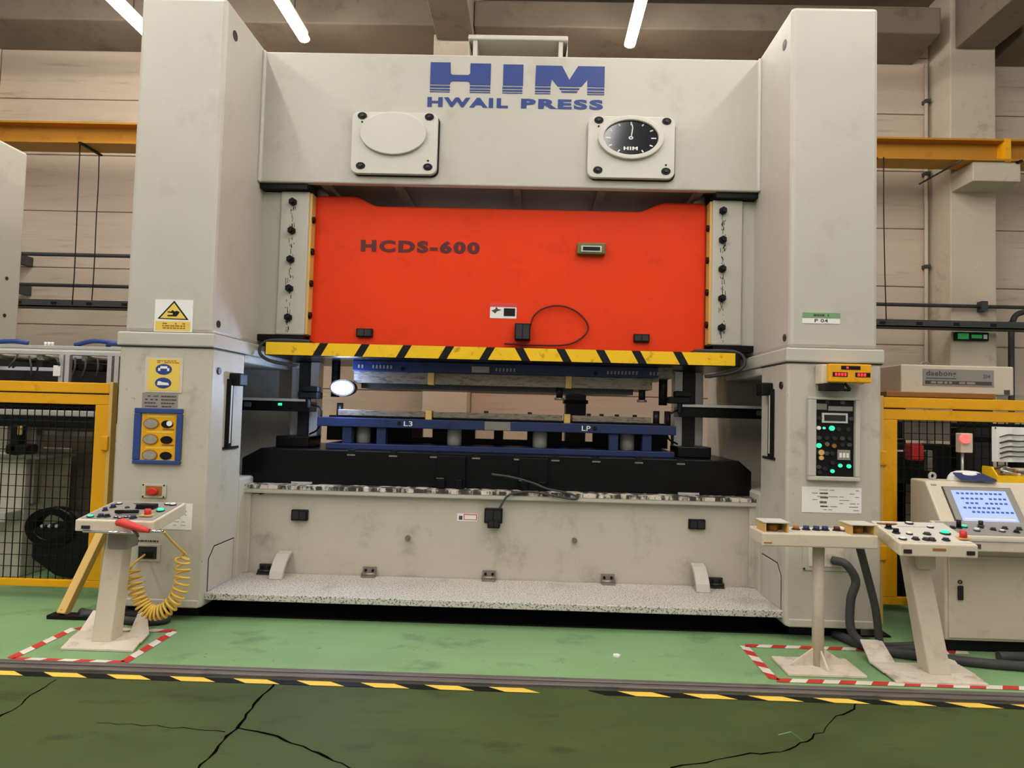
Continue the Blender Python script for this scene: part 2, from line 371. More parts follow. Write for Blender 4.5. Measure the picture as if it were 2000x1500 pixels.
ex = thing('exit_sign', 'small dark green emergency exit sign on the concrete pillar', 'sign', (0, 9.3, 3)); r = RC(1875, 643, 1940, 660, 9.3); ex.location = ((r[0] + r[1]) / 2, 9.3, r[2])
r = (r[0], r[1], r[2] - 0.03, r[3] - 0.03)
MB().box(r[0], r[1], 9.39, 9.445, r[2], r[3]).build('housing', 'black', ex, bev=0.01)
MB().box(r[0] + 0.03, r[0] + 0.18, 9.384, 9.39, r[2] + 0.02, r[3] - 0.02).build('running_figure', 'exit_green', ex)
MB().box(r[0] + 0.22, r[1] - 0.1, 9.385, 9.39, r[2] + 0.035, r[3] - 0.035).build('arrow', 'exit_green', ex)
MB().box(r[1] - 0.08, r[1] - 0.03, 9.384, 9.39, r[2] + 0.03, r[3] - 0.03).build('lamp', 'white', ex)

# strip lights: rows of tubes running in depth under the roof
LZ = 6.72
def lamp_row(x, yend, label):
    t = thing('strip_light', label, 'ceiling light', (x, yend, LZ), 'strip light rows under the roof')
    MB().box(x - 0.05, x + 0.05, -9, yend, LZ + 0.05, LZ + 0.11).build('housing', 'white', t)
    MB().prism([(x + 0.075 * math.cos(a), LZ + 0.05 * math.sin(a)) for a in [rad(i * 30) for i in range(12)]], -9, yend, 'y').build('tube', 'lamp_white', t)
    for y in (-6, -3, 0, 3, 6, yend - 0.4): MB().cyl((x, y, LZ + 0.11), (x, y, 7.95), 0.008, n=5).build('hanger', 'rubber', t)
lamp_row(-5.50, 9.0, 'white strip light ending beside the left press column')
lamp_row(-3.33, 9.0, 'white strip light ending above the left end of the press crown')
lamp_row(1.19, 9.0, 'white strip light ending above the right end of the blue lettering')
lamp_row(3.60, 7.2, 'white strip light passing over the right press column')

# ================================================================== THE PRESS
YC, YB = 4.95, 5.65
LX0, LX1, RX0, RX1 = -3.105, -2.44, 1.88, 2.53
ZT, ZC0, ZC1 = 4.735, 2.03, 2.135
press = thing('stamping_press', 'huge cream stamping press with red orange slide and blue lettering', 'press', (-0.28, 6.1, 0))
def column(x0, x1, inner):
    s = 1 if inner > 0 else -1                       # +1: inner face looks towards +x
    MB().box(x0, x1, YC, 7.2, ZC1, ZT).build('column', 'cream', press, bev=0.03)
    MB().box(x0 - 0.035, x1 + 0.035, YC - 0.035, 7.23, ZC0, ZC1).build('collar', 'cream', press, bev=0.012)
    a, b = x0 - 0.02, x1 + 0.02
    m = MB().box(a, b, YC - 0.015, 5.50, 0.10, ZC0)  # front leg of the pedestal
    m.box(a, b, 6.55, 7.2, 0.10, ZC0)
    m.box(a, b, 5.50, 6.55, 0.10, 1.0)
    m.box(a, b, 5.50, 6.55, 1.96, ZC0)
    o_ = m.build('pedestal', 'cream_worn', press, bev=0.02)
    xo = x0 if s > 0 else x1
    MB().box(xo - 0.02, xo + 0.02, 5.50, 6.55, 1.0, 1.96).build('window_cover', 'window_dark', press)
    MB().box(a - 0.004, b + 0.004, YC - 0.02, 5.5, ZC0 - 0.008, ZC0).build('collar_joint', 'dark_steel', press)
    MB().box(a + 0.02, b - 0.02, YC - 0.022, 5.4, 0.10, 0.16).build('foot_band', 'cream_worn', press, bev=0.01)
    MB().box(a + 0.08, b - 0.08, YC + 0.12, 7.1, 0.012, 0.10).build('foot', 'black', press)
    xi = b if s > 0 else a                           # access door on the inner flank
    e = 0.006 * s
    MB().prism([(5.012, 0.19), (5.43, 0.19), (5.43, 0.528), (5.095, 0.528), (5.012, 0.445)], xi, xi + e * 0.4, 'x').build('door_gap', 'black', press)
    MB().prism([(5.02, 0.2), (5.42, 0.2), (5.42, 0.52), (5.10, 0.52), (5.02, 0.44)], xi, xi + e, 'x').build('access_door', 'cream_worn', press, bev=0.003, seg=1)
    for (y, z) in ((5.0, 1.86), (5.0, 2.22)):
        MB().cyl((xi - 0.03 * s, y + 0.04, z), (xi + (0.012 if z < 2 else -0.012) * s, y + 0.04, z), 0.028, n=10).build('plug', 'dark_steel', press)
    xt = x1 if s > 0 else x0
    MB().cyl((xt - 0.03 * s, 5.10, 4.52), (xt + 0.004 * s, 5.10, 4.52), 0.04, n=12).build('lifting_hole', 'dark_steel', press)
column(LX0, LX1, 1); column(RX0, RX1, -1)
for x in (LX1 + 0.012, RX0 - 0.012):
    MB().box(x - 0.014, x + 0.014, YB - 0.03, YB + 0.01, 3.54, 4.70).build('weld_seam', 'white_plate', press, bev=0.01)

# crown
m = MB().box(LX1 - 0.05, RX0 + 0.05, YB, 5.72, 3.545, 4.70).box(LX1 - 0.05, RX0 + 0.05, 7.1, 7.2, 3.545, 4.70)
m.box(LX1 - 0.05, RX0 + 0.05, 5.7, 7.15, 4.62, 4.70)
crown = m.build('crown', 'cream', press, bev=0.012)
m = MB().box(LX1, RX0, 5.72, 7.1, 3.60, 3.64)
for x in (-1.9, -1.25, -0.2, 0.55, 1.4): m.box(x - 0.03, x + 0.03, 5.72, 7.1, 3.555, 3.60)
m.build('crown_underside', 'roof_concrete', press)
MB().box(LX1, LX1 + 0.42, 5.68, 5.9, 3.50, 3.56).build('underside_block', 'black', press); MB().box(RX0 - 0.36, RX0, 5.68, 5.9, 3.50, 3.56).build('underside_block', 'black', press)
# motor platform on the crown
tp = RC(912, 68, 1112, 78, 6.1)
m = MB().box(tp[0], tp[1], 6.1, 6.9, tp[2], tp[3]); m.build('top_plate', 'cream', press, bev=0.01)
m = MB()
for f in (0.07, 0.93):
    x = tp[0] + (tp[1] - tp[0]) * f; m.box(x - 0.02, x + 0.02, 6.12, 6.88, 4.70, tp[2])
m.build('plate_leg', 'cream', press)
MB().box(tp[0] + 0.14, tp[1] - 0.14, 6.25, 6.8, 4.69, 4.76).build('gear_cover', 'olive', press)
m = MB()
for s, x in ((-1, tp[0]), (1, tp[1])): m.prism([(x, tp[2]), (x + s * 0.0, 4.76), (x + s * 0.15, 4.70), (x - s * 0.05, 4.70)], 6.15, 6.8, 'y')
m.build('plate_gusset', 'cream', press)

# painted lettering on the crown
K = YB / FPX
def lp(px, py): cx, cz = P(1010, 160, YB); return cx + (px - 1010) * K, cz - (py - 157) * K
def letter(polys, name='logo_letter'):
    mb = MB()
    for po in polys: mb.prism([lp(*p) for p in po], YB - 0.004, YB + 0.001, 'y')
    return mb.build(name, 'logo_blue', crown)
def bars(x0, x1):
    return [[(x0, a), (x1, a), (x1, b), (x0, b)] for a, b in ((167.5, 171.5), (174, 177), (179.3, 180.8))]
letter([[(836, 120), (876, 120), (877, 142), (880, 145), (912, 145), (916, 142), (916, 121), (957, 121), (957, 165), (916, 165), (915, 160), (911, 158), (881, 158), (877, 160), (876, 165), (836, 165)]] + bars(836, 876) + bars(916, 957))
letter([[(982, 122), (1022, 122), (1022, 165), (982, 165)]] + bars(981, 1021))
letter([[(1047, 123), (1099, 123), (1114, 151), (1131, 123), (1184, 123), (1184, 165), (1150, 165), (1150, 150), (1138, 165), (1091, 165), (1079, 150), (1077, 165), (1046, 165)]] + bars(1046, 1077) + bars(1150, 1184) + [[(1094, 168), (1135, 168), (1133, 171.5), (1096, 171.5)], [(1098, 174), (1131, 174), (1129.5, 177), (1099.5, 177)]])
a = lp(832, 211); b = lp(993, 191); text_mb('HWAIL', a[0], b[0], a[1], b[1], YB - 0.004, 0.05).build('logo_word', 'logo_blue', crown)
a = lp(1019, 211); b = lp(1182, 191); text_mb('PRESS', a[0], b[0], a[1], b[1], YB - 0.004, 0.05).build('logo_word', 'logo_blue', crown)

# cover plates with oval caps
def cover(px0, py0, px1, py1, cxp, cyp):
    x0, x1, z0, z1 = RC(px0, py0, px1, py1, YB - 0.05); y0 = YB - 0.055
    MB().prism(rrect(x0 + 0.01, x1 + 0.012, z0 - 0.008, z1 - 0.01, 0.06), y0 + 0.045, YB + 0.002, 'y').build('gasket', 'black', press)
    pl = MB().prism(rrect(x0, x1, z0, z1, 0.06), y0, y0 + 0.045, 'y').build('cover_plate', 'white_plate', press, bev=0.006)
    for i, (fx, fz) in enumerate(((0.12, 0.93), (0.9, 0.93), (0.12, 0.12), (0.9, 0.12))):
        x, z = x0 + (x1 - x0) * fx, z0 + (z1 - z0) * fz
        m = MB().ell(x, z, 0.040, 0.030, y0 - 0.006, y0, 16); m.build('bolt', 'black', pl)
        m = MB().ell(x, z, 0.016, 0.013, y0 - 0.016, y0 - 0.006, 6); m.build('bolt_socket', 'dark_steel', pl)
    for fx, fz in ((0.12, 0.83), (0.9, 0.22)):
        MB().ell(x0 + (x1 - x0) * fx, z0 + (z1 - z0) * fz, 0.009, 0.009, y0 - 0.003, y0, 8).build('pin', 'black', pl)
    return pl, y0, x0 + (x1 - x0) * 0.49, z0 + (z1 - z0) * 0.64
pl, y0, cx, cz = cover(684, 217, 856, 342, 0, 0)
MB().ell(cx, cz, 0.285, 0.185, y0 - 0.03, y0, 48).build('oval_cap', 'white_plate', pl, bev=0.006)
pl, y0, cx, cz = cover(1147, 226, 1319, 350, 0, 0)
MB().ring(cx, cz, 0.278, 0.187, 0.232, 0.150, y0 - 0.035, y0, 48).build('dial_bezel', 'white_plate', pl, bev=0.006)
MB().ell(cx, cz, 0.235, 0.152, y0 - 0.012, y0 - 0.002, 48).build('dial_face', 'dial_black', pl)
m = MB()
for i in range(12):
    if i == 6: continue
    an = rad(90 - 30 * i); c, s = math.cos(an), math.sin(an); l0 = 0.80 if i % 3 else 0.74
    p0 = Vector((cx + 0.232 * l0 * c, 0, cz + 0.150 * l0 * s)); p1 = Vector((cx + 0.232 * 0.93 * c, 0, cz + 0.150 * 0.93 * s))
    n = Vector((-(p1 - p0).z, 0, (p1 - p0).x)).normalized() * 0.005; yy = Vector((0, y0 - 0.0135, 0))
    m.quad(tuple(p0 - n + yy), tuple(p1 - n + yy), tuple(p1 + n + yy), tuple(p0 + n + yy))
m.build('dial_marks', 'white', pl)
m = MB().ring(cx, cz, 0.020, 0.014, 0.009, 0.006, y0 - 0.018, y0 - 0.012, 16)
m.tube(spline([(cx + 0.003, y0 - 0.016, cz + 0.012), (cx + 0.010, y0 - 0.016, cz + 0.06), (cx + 0.012, y0 - 0.016, cz + 0.095), (cx + 0.002, y0 - 0.016, cz + 0.125)], 4), [0.005] * 12 + [0.003], 6)
m.build('dial_hand', 'white', pl)
text_mb('HIM', cx - 0.06, cx + 0.06, cz - 0.105, cz - 0.075, y0 - 0.0135, 0.05).build('dial_print', 'white', pl)

# slide
SY = 5.86
sx0, sz0 = P(612, 676, SY); sx1 = P(1376, 690, SY)[0]; sx0 = -1.94; sx1 = P(1378, 560, SY)[0]; sx0 = P(607, 540, SY)[0]
zb = (P(620, 676, SY)[1] + P(1380, 690, SY)[1]) / 2; zm = (P(740, 404, SY)[1] + P(1250, 411, SY)[1]) / 2
zh = (P(660, 385, SY)[1] + P(1330, 393, SY)[1]) / 2
prof = [(sx0, zb), (sx1, zb), (sx1, zh - 0.03), (sx1 - 0.03, zh)]
def scurve(xa, za, xb, zb_, n=8):
    return [(xa + (xb - xa) * i / n, za + (zb_ - za) * (0.5 - 0.5 * math.cos(math.pi * i / n))) for i in range(n + 1)]
prof += scurve(P(1303, 393, SY)[0], zh, P(1245, 410, SY)[0], zm) + scurve(P(742, 404, SY)[0], zm, P(688, 385, SY)[0], zh) + [(sx0 + 0.03, zh), (sx0, zh - 0.03)]
slide = MB().prism(prof, SY, SY + 0.11, 'y').build('slide_cover', 'orange', press, bev=0.05, seg=4)
MB().box(sx0 + 0.02, sx1 - 0.02, SY + 0.06, 6.95, zb, zm - 0.03).build('slide_body', 'orange', press)
for x in (sx0 + 0.03, sx1 - 0.03):
    MB().cyl((x, 6.0, zh - 0.05), (x, 6.0, 3.6), 0.055, n=16).build('slide_rod', 'cream_worn', press)
a = P(704, 480, SY); kz = 0.5 * 24 * SY / FPX
text_mb('HCDS-600', P(705, 480, SY)[0], P(937, 484, SY)[0], P(820, 494, SY)[1], P(820, 470, SY)[1], SY - 0.004, 0.055).build('slide_lettering', 'dark_red', slide)
# guide blocks at both sides with their bolts
GY = 5.74
gzt = (P(570, 376, GY)[1] + P(1420, 388, GY)[1]) / 2; gzb = (P(565, 660, GY)[1] + P(1420, 668, GY)[1]) / 2
gxl0, gxl1 = P(543, 520, GY)[0], P(599, 520, GY)[0]; gxr0, gxr1 = P(1391, 520, GY)[0], P(1450, 520, GY)[0]
for (x0, x1, xb0, xb1, bx, s) in ((gxl0, gxl1, LX1 - 0.02, gxl0 - 0.006, P(568, 520, GY)[0], 1), (gxr0, gxr1, gxr1 + 0.006, RX0 + 0.02, P(1410, 520, GY)[0], -1)):
    g = MB().box(x0, x1, GY, 6.9, gzb, gzt).build('guide_block', 'cream', press, bev=0.012)
    MB().box(xb0, xb1, GY + 0.03, 6.9, gzb, gzt).build('guide_mount', 'cream', press, bev=0.008)
    for i in range(5):
        z = gzt - 0.10 - i * (gzt - gzb - 0.25) / 4
        m = MB().cyl((bx, GY - 0.035, z), (bx, GY + 0.01, z), 0.034, n=6); m.cyl((bx, GY - 0.06, z), (bx, GY - 0.03, z), 0.018, n=10)
        m.build('bolt', 'black', g)
    m = MB()
    for i in range(70):
        zz = random.uniform(gzb + 0.02, gzt - 0.14); xx = bx + random.gauss(0, 0.012) - 0.02 * s * (gzt - zz) * 0.3; hh = random.uniform(0.008, 0.045)
        m.quad((xx, GY - 0.0015, zz), (xx + random.uniform(0.003, 0.007), GY - 0.0015, zz), (xx + 0.004, GY - 0.0015, zz + hh), (xx, GY - 0.0015, zz + hh))
    m.build('oil_drips', 'black', g)['kind'] = 'stuff'
    xs = x1 if s > 0 else x0
    for i in range(4):
        z = gzt - 0.24 - i * (gzt - gzb - 0.42) / 3
        MB().cyl((xs - 0.01 * s, GY + 0.05, z), (xs + 0.04 * s, GY + 0.05, z), 0.03, n=8).build('bolt', 'black', g)
    MB().box(xs, xs + 0.02 * s, GY + 0.02, 6.8, gzb + 0.01, gzt - 0.01).build('liner', 'wood_yellow', g)
    MB().box(min(x0, xb0) + 0.02, max(x1, xb1) - 0.01, GY + 0.02, 6.8, gzb - 0.05, gzb).build('block_foot', 'black_oil', press)
# hazard striped bar under the slide
HY = 5.60
bz0 = (P(540, 697, HY)[1] + P(1430, 710, HY)[1]) / 2; bz1 = (P(540, 671, HY)[1] + P(1430, 687, HY)[1]) / 2
hx0, hx1 = P(519, 684, HY)[0], P(1441, 698, HY)[0]
bar = MB().box(hx0 - 0.02, hx1 + 0.03, HY + 0.02, 6.9, bz0 - 0.005, bz1 - 0.002).build('slide_plate', 'black_oil', press, bev=0.01)
edges = [519, 622, 703, 785, 868, 948, 1017, 1098, 1175, 1245, 1326, 1441]     # stripe limits read along the bar
m = MB(); kk = HY / FPX; off = 0.052
def bx_(px): return P(px, 690, HY)[0]
for i in range(11):
    x0, x1 = bx_(edges[i]), bx_(edges[i + 1]); g = 0.052; sl = 0.06
    sa = sl if i <= 5 else -sl
    la = 0 if i == 0 else (sl if i <= 5 else -sl); ra = 0 if i == 10 else (sl if i < 5 else -sl)
    x0b = x0 + (g if i else 0)
    m.prism([(x0b - la / 2, bz0), (x1 - g * 0.4 - ra / 2, bz0), (x1 - g * 0.4 + ra / 2, bz1), (x0b + la / 2, bz1)], HY - 0.003, HY + 0.02, 'y')
m.build('yellow_stripe', 'hazard_yellow', press)
MB().box(hx0, hx1, HY, HY + 0.02, bz0, bz1).build('stripe_backing', 'black', press)
for sgn, hx in ((-1, hx0), (1, hx1)):
    pts = [(hx - sgn * 0.35, HY + 0.06, bz1 + 0.02), (hx, HY + 0.05, bz1 + 0.015), (hx + sgn * 0.07, HY + 0.04, bz1 - 0.08), (hx - sgn * 0.02, HY + 0.05, bz0 - 0.05), (hx - sgn * 0.25, HY + 0.1, bz0 - 0.09)]
    MB().tube(spline(pts, 6), 0.014, 6).build('air_hose', 'rubber', press)
    MB().box(min(hx, hx - sgn * 0.36), max(hx, hx - sgn * 0.36), HY + 0.04, HY + 0.3, bz1 - 0.005, bz1 + 0.022).build('hose_guide', 'dark_steel', press)

# bed
bzt = 0.935
m = MB().box(LX1 - 0.02, RX0 + 0.02, YB, 7.2, 0.12, 0.87); bed = m.build('bed', 'cream_worn', press)
MB().box(LX1, RX0, YB - 0.06, 7.2, 0.87, bzt).build('bed_ledge', 'cream', press, bev=0.01)
MB().box(LX1 + 0.01, RX0 - 0.01, YB - 0.055, 5.80, bzt, bzt + 0.004).build('ledge_top', 'cream_ledge', press)
MB().box(LX1 + 0.01, RX0 - 0.01, YB - 0.064, YB - 0.06, bzt - 0.026, bzt + 0.003).build('oil_streak', 'cream_ledge', press)
for x in (LX1 + 0.03, RX0 - 0.03): MB().box(x - 0.035, x + 0.035, YB - 0.035, YB, 0.2, 0.87).build('bed_flange', 'cream_worn', press, bev=0.006)
MB().box(-3.0, 2.45, 5.75, 7.2, 0.012, 0.12).build('bed_base', 'black', press)
tag(MB().box(-3.24, 2.70, 5.08, 7.35, 0.0005, 0.0115).build('plate_and_shadow', 'black_oil'), 'black oily steel foundation plate with painted-in shadow on the floor beneath the press', 'steel plate')  # steel plate whose black also paints in the shadow under the press
# bolster: black oily plate with bevelled ends
BY = 5.76
bo0, bo1 = P(472, 910, BY)[0], P(1468, 915, BY)[0]; bt = (P(600, 879, BY)[1] + P(1300, 895, BY)[1]) / 2
m = MB().prism([(bo0, bzt + 0.004), (bo1, bzt + 0.004), (bo1, bt - 0.09), (bo1 - 0.11, bt), (bo0 + 0.16, bt), (bo0, bt - 0.09)], BY, 6.95, 'y')
bol = m.build('bolster', 'black_oil', press, bev=0.008)
for px in (686, 768, 848, 930, 1012, 1085, 1165, 1248, 1330): 
    x = P(px, 888, BY)[0]; MB().box(x - 0.028, x + 0.028, BY - 0.006, BY + 0.2, bt - 0.03, bt + 0.006).build('clamp_slot', 'black', bol); MB().box(x - 0.035, x + 0.035, BY - 0.008, BY, bt - 0.045, bt - 0.032).build('slot_lip', 'steel', bol)
for px in (882, 1042):
    x0, x1, z0, z1 = RC(px - 28, 888, px + 28, 945, BY); z0 = bzt + 0.006; MB().box(x0, x1, BY - 0.05, BY, z0, bt - 0.02).box(x0 + 0.02, x0 + 0.08, BY - 0.09, BY - 0.05, z0, z0 + 0.08).box(x1 - 0.08, x1 - 0.02, BY - 0.09, BY - 0.05, z0, z0 + 0.08).build('die_clamp', 'black_oil', bol, bev=0.006)
    MB().box(x0 + 0.005, x0 + 0.07, BY - 0.092, BY - 0.09, z0 + 0.085, z0 + 0.09).build('clamp_edge', 'steel', bol)
for px in (590, 1345): x = P(px, 935, BY)[0]; MB().box(x - 0.09, x + 0.09, BY - 0.012, BY, bzt + 0.006, bzt + 0.022).build('shiny_strip', 'aluminium', bol)

# step platform in front of the bed
PZ = 0.20
plat = MB().prism([(-2.42, 4.98), (1.87, 4.98), (1.90, 5.64), (-2.46, 5.64)], PZ - 0.05, PZ, 'z').build('step_platform', 'tread', press, bev=0.004, seg=1)
for px in (517, 720, 955, 1188, 1400):
    x = P(px, 1118, 5.6)[0]
    m = MB().box(x - 0.055, x + 0.055, 5.56, 5.64, PZ, PZ + 0.015).box(x - 0.055, x + 0.055, 5.62, 5.645, PZ, PZ + 0.075)
    m.cyl((x - 0.06, 5.605, PZ + 0.02), (x + 0.06, 5.605, PZ + 0.02), 0.016, n=8)
    h = m.build('hinge', 'dark_steel' if px in (517, 1400) else 'steel', press)
    for dx in (-0.03, 0.03): MB().cyl((x + dx, 5.612, PZ + 0.05), (x + dx, 5.625, PZ + 0.05), 0.012, n=8).build('bolt', 'black', h)
for px, s in ((545, 1), (1370, -1)):
    x = P(px, 1110, 5.5)[0]
    prof = [(5.42, PZ + 0.001), (5.44, PZ + 0.06), (5.50, PZ + 0.13), (5.57, PZ + 0.175), (5.64, PZ + 0.19), (5.64, PZ + 0.16), (5.58, PZ + 0.14), (5.52, PZ + 0.10), (5.47, PZ + 0.04), (5.46, PZ + 0.001)]
    MB().prism(prof, x - 0.055, x + 0.055, 'x').build('curved_bracket', 'cream', press, bev=0.004, seg=1)

# sockets, cables and small fittings on bed and slide
def socket(px0, py0, px1, py1, Y, d=0.035, name='socket_box'):
    x0, x1, z0, z1 = RC(px0, py0, px1, py1, Y - d); o = MB().box(x0, x1, Y - d, Y + 0.004, z0, z1).build(name, 'black', press, bev=0.006)
    MB().box(x0 + 0.012, (x0 + x1) / 2 - 0.004, Y - d - 0.004, Y - d, z0 + 0.012, z1 - 0.012).box((x0 + x1) / 2 + 0.004, x1 - 0.012, Y - d - 0.004, Y - d, z0 + 0.012, z1 - 0.012).build('flap', 'dark_steel', o)
    return o
socket(568, 996, 600, 1017, YB); socket(1346, 1015, 1378, 1034, YB)
socket(946, 994, 981, 1022, YB, 0.06); socket(952, 1016, 976, 1032, YB, 0.08, 'plug_box')
socket(695, 641, 727, 658, SY); socket(1238, 652, 1269, 668, SY)
socket(1005, 631, 1036, 664, SY, 0.08, 'plug_box')
def cable(pix, Y, r, name, m, parent=None, dy=0.0):
    pts = [(P(px, py, Y)[0], Y + dy * i, P(px, py, Y)[1]) for i, (px, py) in enumerate(pix)]
    return MB().tube(spline(pts, 8), r, 7).build(name, m, parent)
cable([(1036, 636), (1042, 618), (1060, 603), (1090, 597), (1120, 605), (1143, 625), (1148, 645), (1130, 664), (1100, 674), (1040, 674), (985, 671)], SY - 0.03, 0.008, 'cable', 'dark_red', press)
cable([(975, 994), (990, 970), (1010, 962), (1045, 961), (1090, 970), (1122, 975), (1127, 970), (1105, 962), (1070, 955), (1040, 943), (1000, 932), (960, 926)], YB - 0.085, 0.009, 'cable', 'rubber', press)
for px, py in ((797, 1050), (1122, 1055)):
    x, z = P(px, py, YB); m = MB().cyl((x, YB - 0.03, z), (x, YB, z), 0.022, n=12).cyl((x, YB - 0.045, z), (x, YB - 0.03, z), 0.013, n=6); m.build('grease_fitting', 'steel', press)
x, z = P(513, 960, YB); MB().cyl((x, YB - 0.04, z), (x, YB, z), 0.022, n=10).build('knob', 'black', press)
x0, x1, z0, z1 = RC(490, 960, 508, 964, YB); MB().box(x0, x1, YB - 0.004, YB, z0, z1).build('small_tag', 'dark_red', press)
# counter window on the slide
x0, x1, z0, z1 = RC(1127, 474, 1183, 497, SY - 0.05)
ctr = MB().box(x0, x1, SY - 0.06, SY + 0.004, z0, z1).build('counter_box', 'olive', press, bev=0.012)
MB().box(x0 + 0.035, x1 - 0.035, SY - 0.066, SY - 0.06, z0 + 0.02, z1 - 0.03).build('counter_frame', 'white_plate', ctr)
MB().box(x0 + 0.05, x1 - 0.05, SY - 0.069, SY - 0.066, z0 + 0.03, z1 - 0.04).build('counter_display', 'black', ctr)
# light curtains on the inner flanks of the columns
for s, xi, Yp, pz0, pz1 in ((1, LX1 + 0.02, 5.22, (428, 740), (424, 872)), (-1, RX0 - 0.02, 5.22, (1505, 760), (1510, 893))):
    zt = P(*pz0, Yp)[1]; zb_ = P(*pz1, Yp)[1]
    def bb(a, b): return (min(xi + s * a, xi + s * b), max(xi + s * a, xi + s * b))
    lc = MB().box(*bb(0.0, 0.035), Yp - 0.035, Yp + 0.02, zb_, zt).build('light_curtain', 'black', press, bev=0.004)
    MB().box(*bb(0.035, 0.038), Yp - 0.03, Yp - 0.01, zb_ + 0.03, zt - 0.05).build('lens_strip', 'white_plate', lc)
    MB().box(*bb(0.0, 0.09), Yp + 0.0, Yp + 0.14, zt - 0.05, zt + 0.05).build('curtain_head', 'black', lc, bev=0.01)
    MB().box(*bb(0.0, 0.012), Yp - 0.06, Yp + 0.2, zb_ - 0.02, zb_ + 0.0).build('curtain_foot', 'dark_steel', lc)

# added fill light, unseen behind the crown, brightens the back wall
rw = MB().box(-1.6, 1.1, 7.22, 7.34, 3.42, 3.50).build('added_fill_housing', 'white_plate', press)
MB().box(-1.58, 1.08, 7.24, 7.32, 3.405, 3.42).build('added_fill_tube', 'added_fill_glow', rw)
for x in (-1.5, 1.0): MB().box(x - 0.03, x + 0.03, 7.19, 7.3, 3.50, 3.60).build('added_fill_bracket', 'dark_steel', press)

# ================================================================== DIES IN THE PRESS
DY = 5.95
def dz(pyl, pyr, Y): return (P(640, pyl, Y)[1] + P(1300, pyr, Y)[1]) / 2
def dx(px, Y, py=800): return P(px, py, Y)[0]
ld = thing('lower_die', 'blue framed lower die with steel top plates on the black bolster', 'die', (-0.2, 6.3, bt))
zA, zB = bt + 0.001, dz(866, 880, DY); zA2 = zA + 0.05
MB().box(dx(640, DY), dx(1318, DY), DY - 0.02, 6.75, zA, zA2).build('base_shoe', 'blue', ld, bev=0.005)
zP0, zP1 = dz(836, 846, DY), dz(817, 829, DY)
for px in (679, 746, 1200, 1265):
    MB().box(dx(px - 9, DY), dx(px + 9, DY), DY, DY + 0.1, zA2, zP0).build('riser', 'blue', ld, bev=0.004)
for px in (712, 889, 1056, 1226):
    MB().cyl((dx(px, 6.15), 6.15, zA2), (dx(px, 6.15), 6.15, zP0), 0.066, n=18).build('pillar', 'white_plate', ld)
MB().box(dx(622, DY), dx(1320, DY), DY - 0.03, 6.7, zP0, zP1).build('die_plate', 'blue', ld, bev=0.006)
for px, s in ((790, 'L3'), (1136, 'LP')):
    x0, x1, z0, z1 = RC(px, 824, px + 17, 835, DY); c = (zP0 + zP1) / 2; text_mb(s, x0, x1, c - 0.022, c + 0.022, DY - 0.034, 0.01).build('painted_mark', 'white', ld)
for px in (782, 1162): MB().cyl((dx(px, DY), DY - 0.034, (zP0 + zP1) / 2), (dx(px, DY), DY, (zP0 + zP1) / 2), 0.02, n=10).build('plug_hole', 'black', ld)
x0, x1 = dx(948, DY), dx(998, DY); MB().box(x0, x1, DY - 0.035, DY - 0.03, zP0 + 0.004, zP1 - 0.004).build('name_plate', 'steel', ld)
zS = dz(803, 812, DY)
for a, b in ((660, 832), (846, 1098), (1118, 1272)):
    MB().box(dx(a, DY), dx(b, DY), DY + 0.0, 6.6, zP1 + 0.018, zS).build('steel_insert', 'die_steel', ld, bev=0.004)
MB().box(dx(640, DY), dx(1300, DY), DY + 0.05, 6.6, zP1, zP1 + 0.018).build('shim', 'black_oil', ld)
for px in (838, 1108): MB().box(dx(px - 6, DY), dx(px + 6, DY), DY - 0.02, DY + 0.12, zP1, zS + 0.01).build('brass_block', 'wood_yellow', ld, bev=0.003)
for px in (1282, 1304, 664): MB().cyl((dx(px, 6.1), 6.1, zP1), (dx(px, 6.1), 6.1, zS + 0.06), 0.03, n=12).build('guide_bush', 'dark_steel', ld)
for i, px in enumerate((950, 1035, 1150, 1175, 1205, 1240)):
    MB().cyl((dx(px, 6.1), 6.1, zS), (dx(px, 6.1), 6.1, zS + 0.02), 0.02, n=8).build('bolt_head', 'dark_steel', ld)
for a, b in ((640, 826), (846, 929), (966, 984), (1031, 1099), (1159, 1305)):
    MB().box(dx(a, 6.5), dx(b, 6.5), 6.5, 6.56, zA2 + 0.05, zP0).build('support_block', 'black', ld)
MB().box(dx(640, 6.5), dx(1305, 6.5), 6.5, 6.56, zA2, zA2 + 0.05).build('support_rail', 'black', ld)
MB().box(dx(806, 6.45), dx(826, 6.45), 6.45, 6.5, zA2 + 0.04, zP0).build('red_block', 'dark_red', ld)
ud = thing('upper_die', 'blue framed upper die with steel plates hanging under the slide', 'die', (-0.2, 6.3, bz0 - 0.25))
uz1 = bz0 - 0.006; uz0 = dz(722, 740, DY); us = dz(746, 762, DY)
MB().box(dx(690, DY, 720), dx(1285, DY, 720), DY - 0.02, 6.75, uz0, uz1).build('top_shoe', 'blue', ud, bev=0.005)
MB().box(dx(1285, DY, 720), dx(1312, DY, 720), DY - 0.01, 6.7, uz0, uz1).build('end_block', 'die_steel', ud)
MB().box(dx(922, DY, 720), dx(956, DY, 720), DY - 0.026, DY - 0.02, uz0 + 0.01, uz1 - 0.03).build('name_plate', 'steel', ud)
for px in (788, 1164): MB().cyl((dx(px, DY, 720), DY - 0.024, (uz0 + uz1) / 2 - 0.02), (dx(px, DY, 720), DY, (uz0 + uz1) / 2 - 0.02), 0.02, n=10).build('plug_hole', 'black', ud)
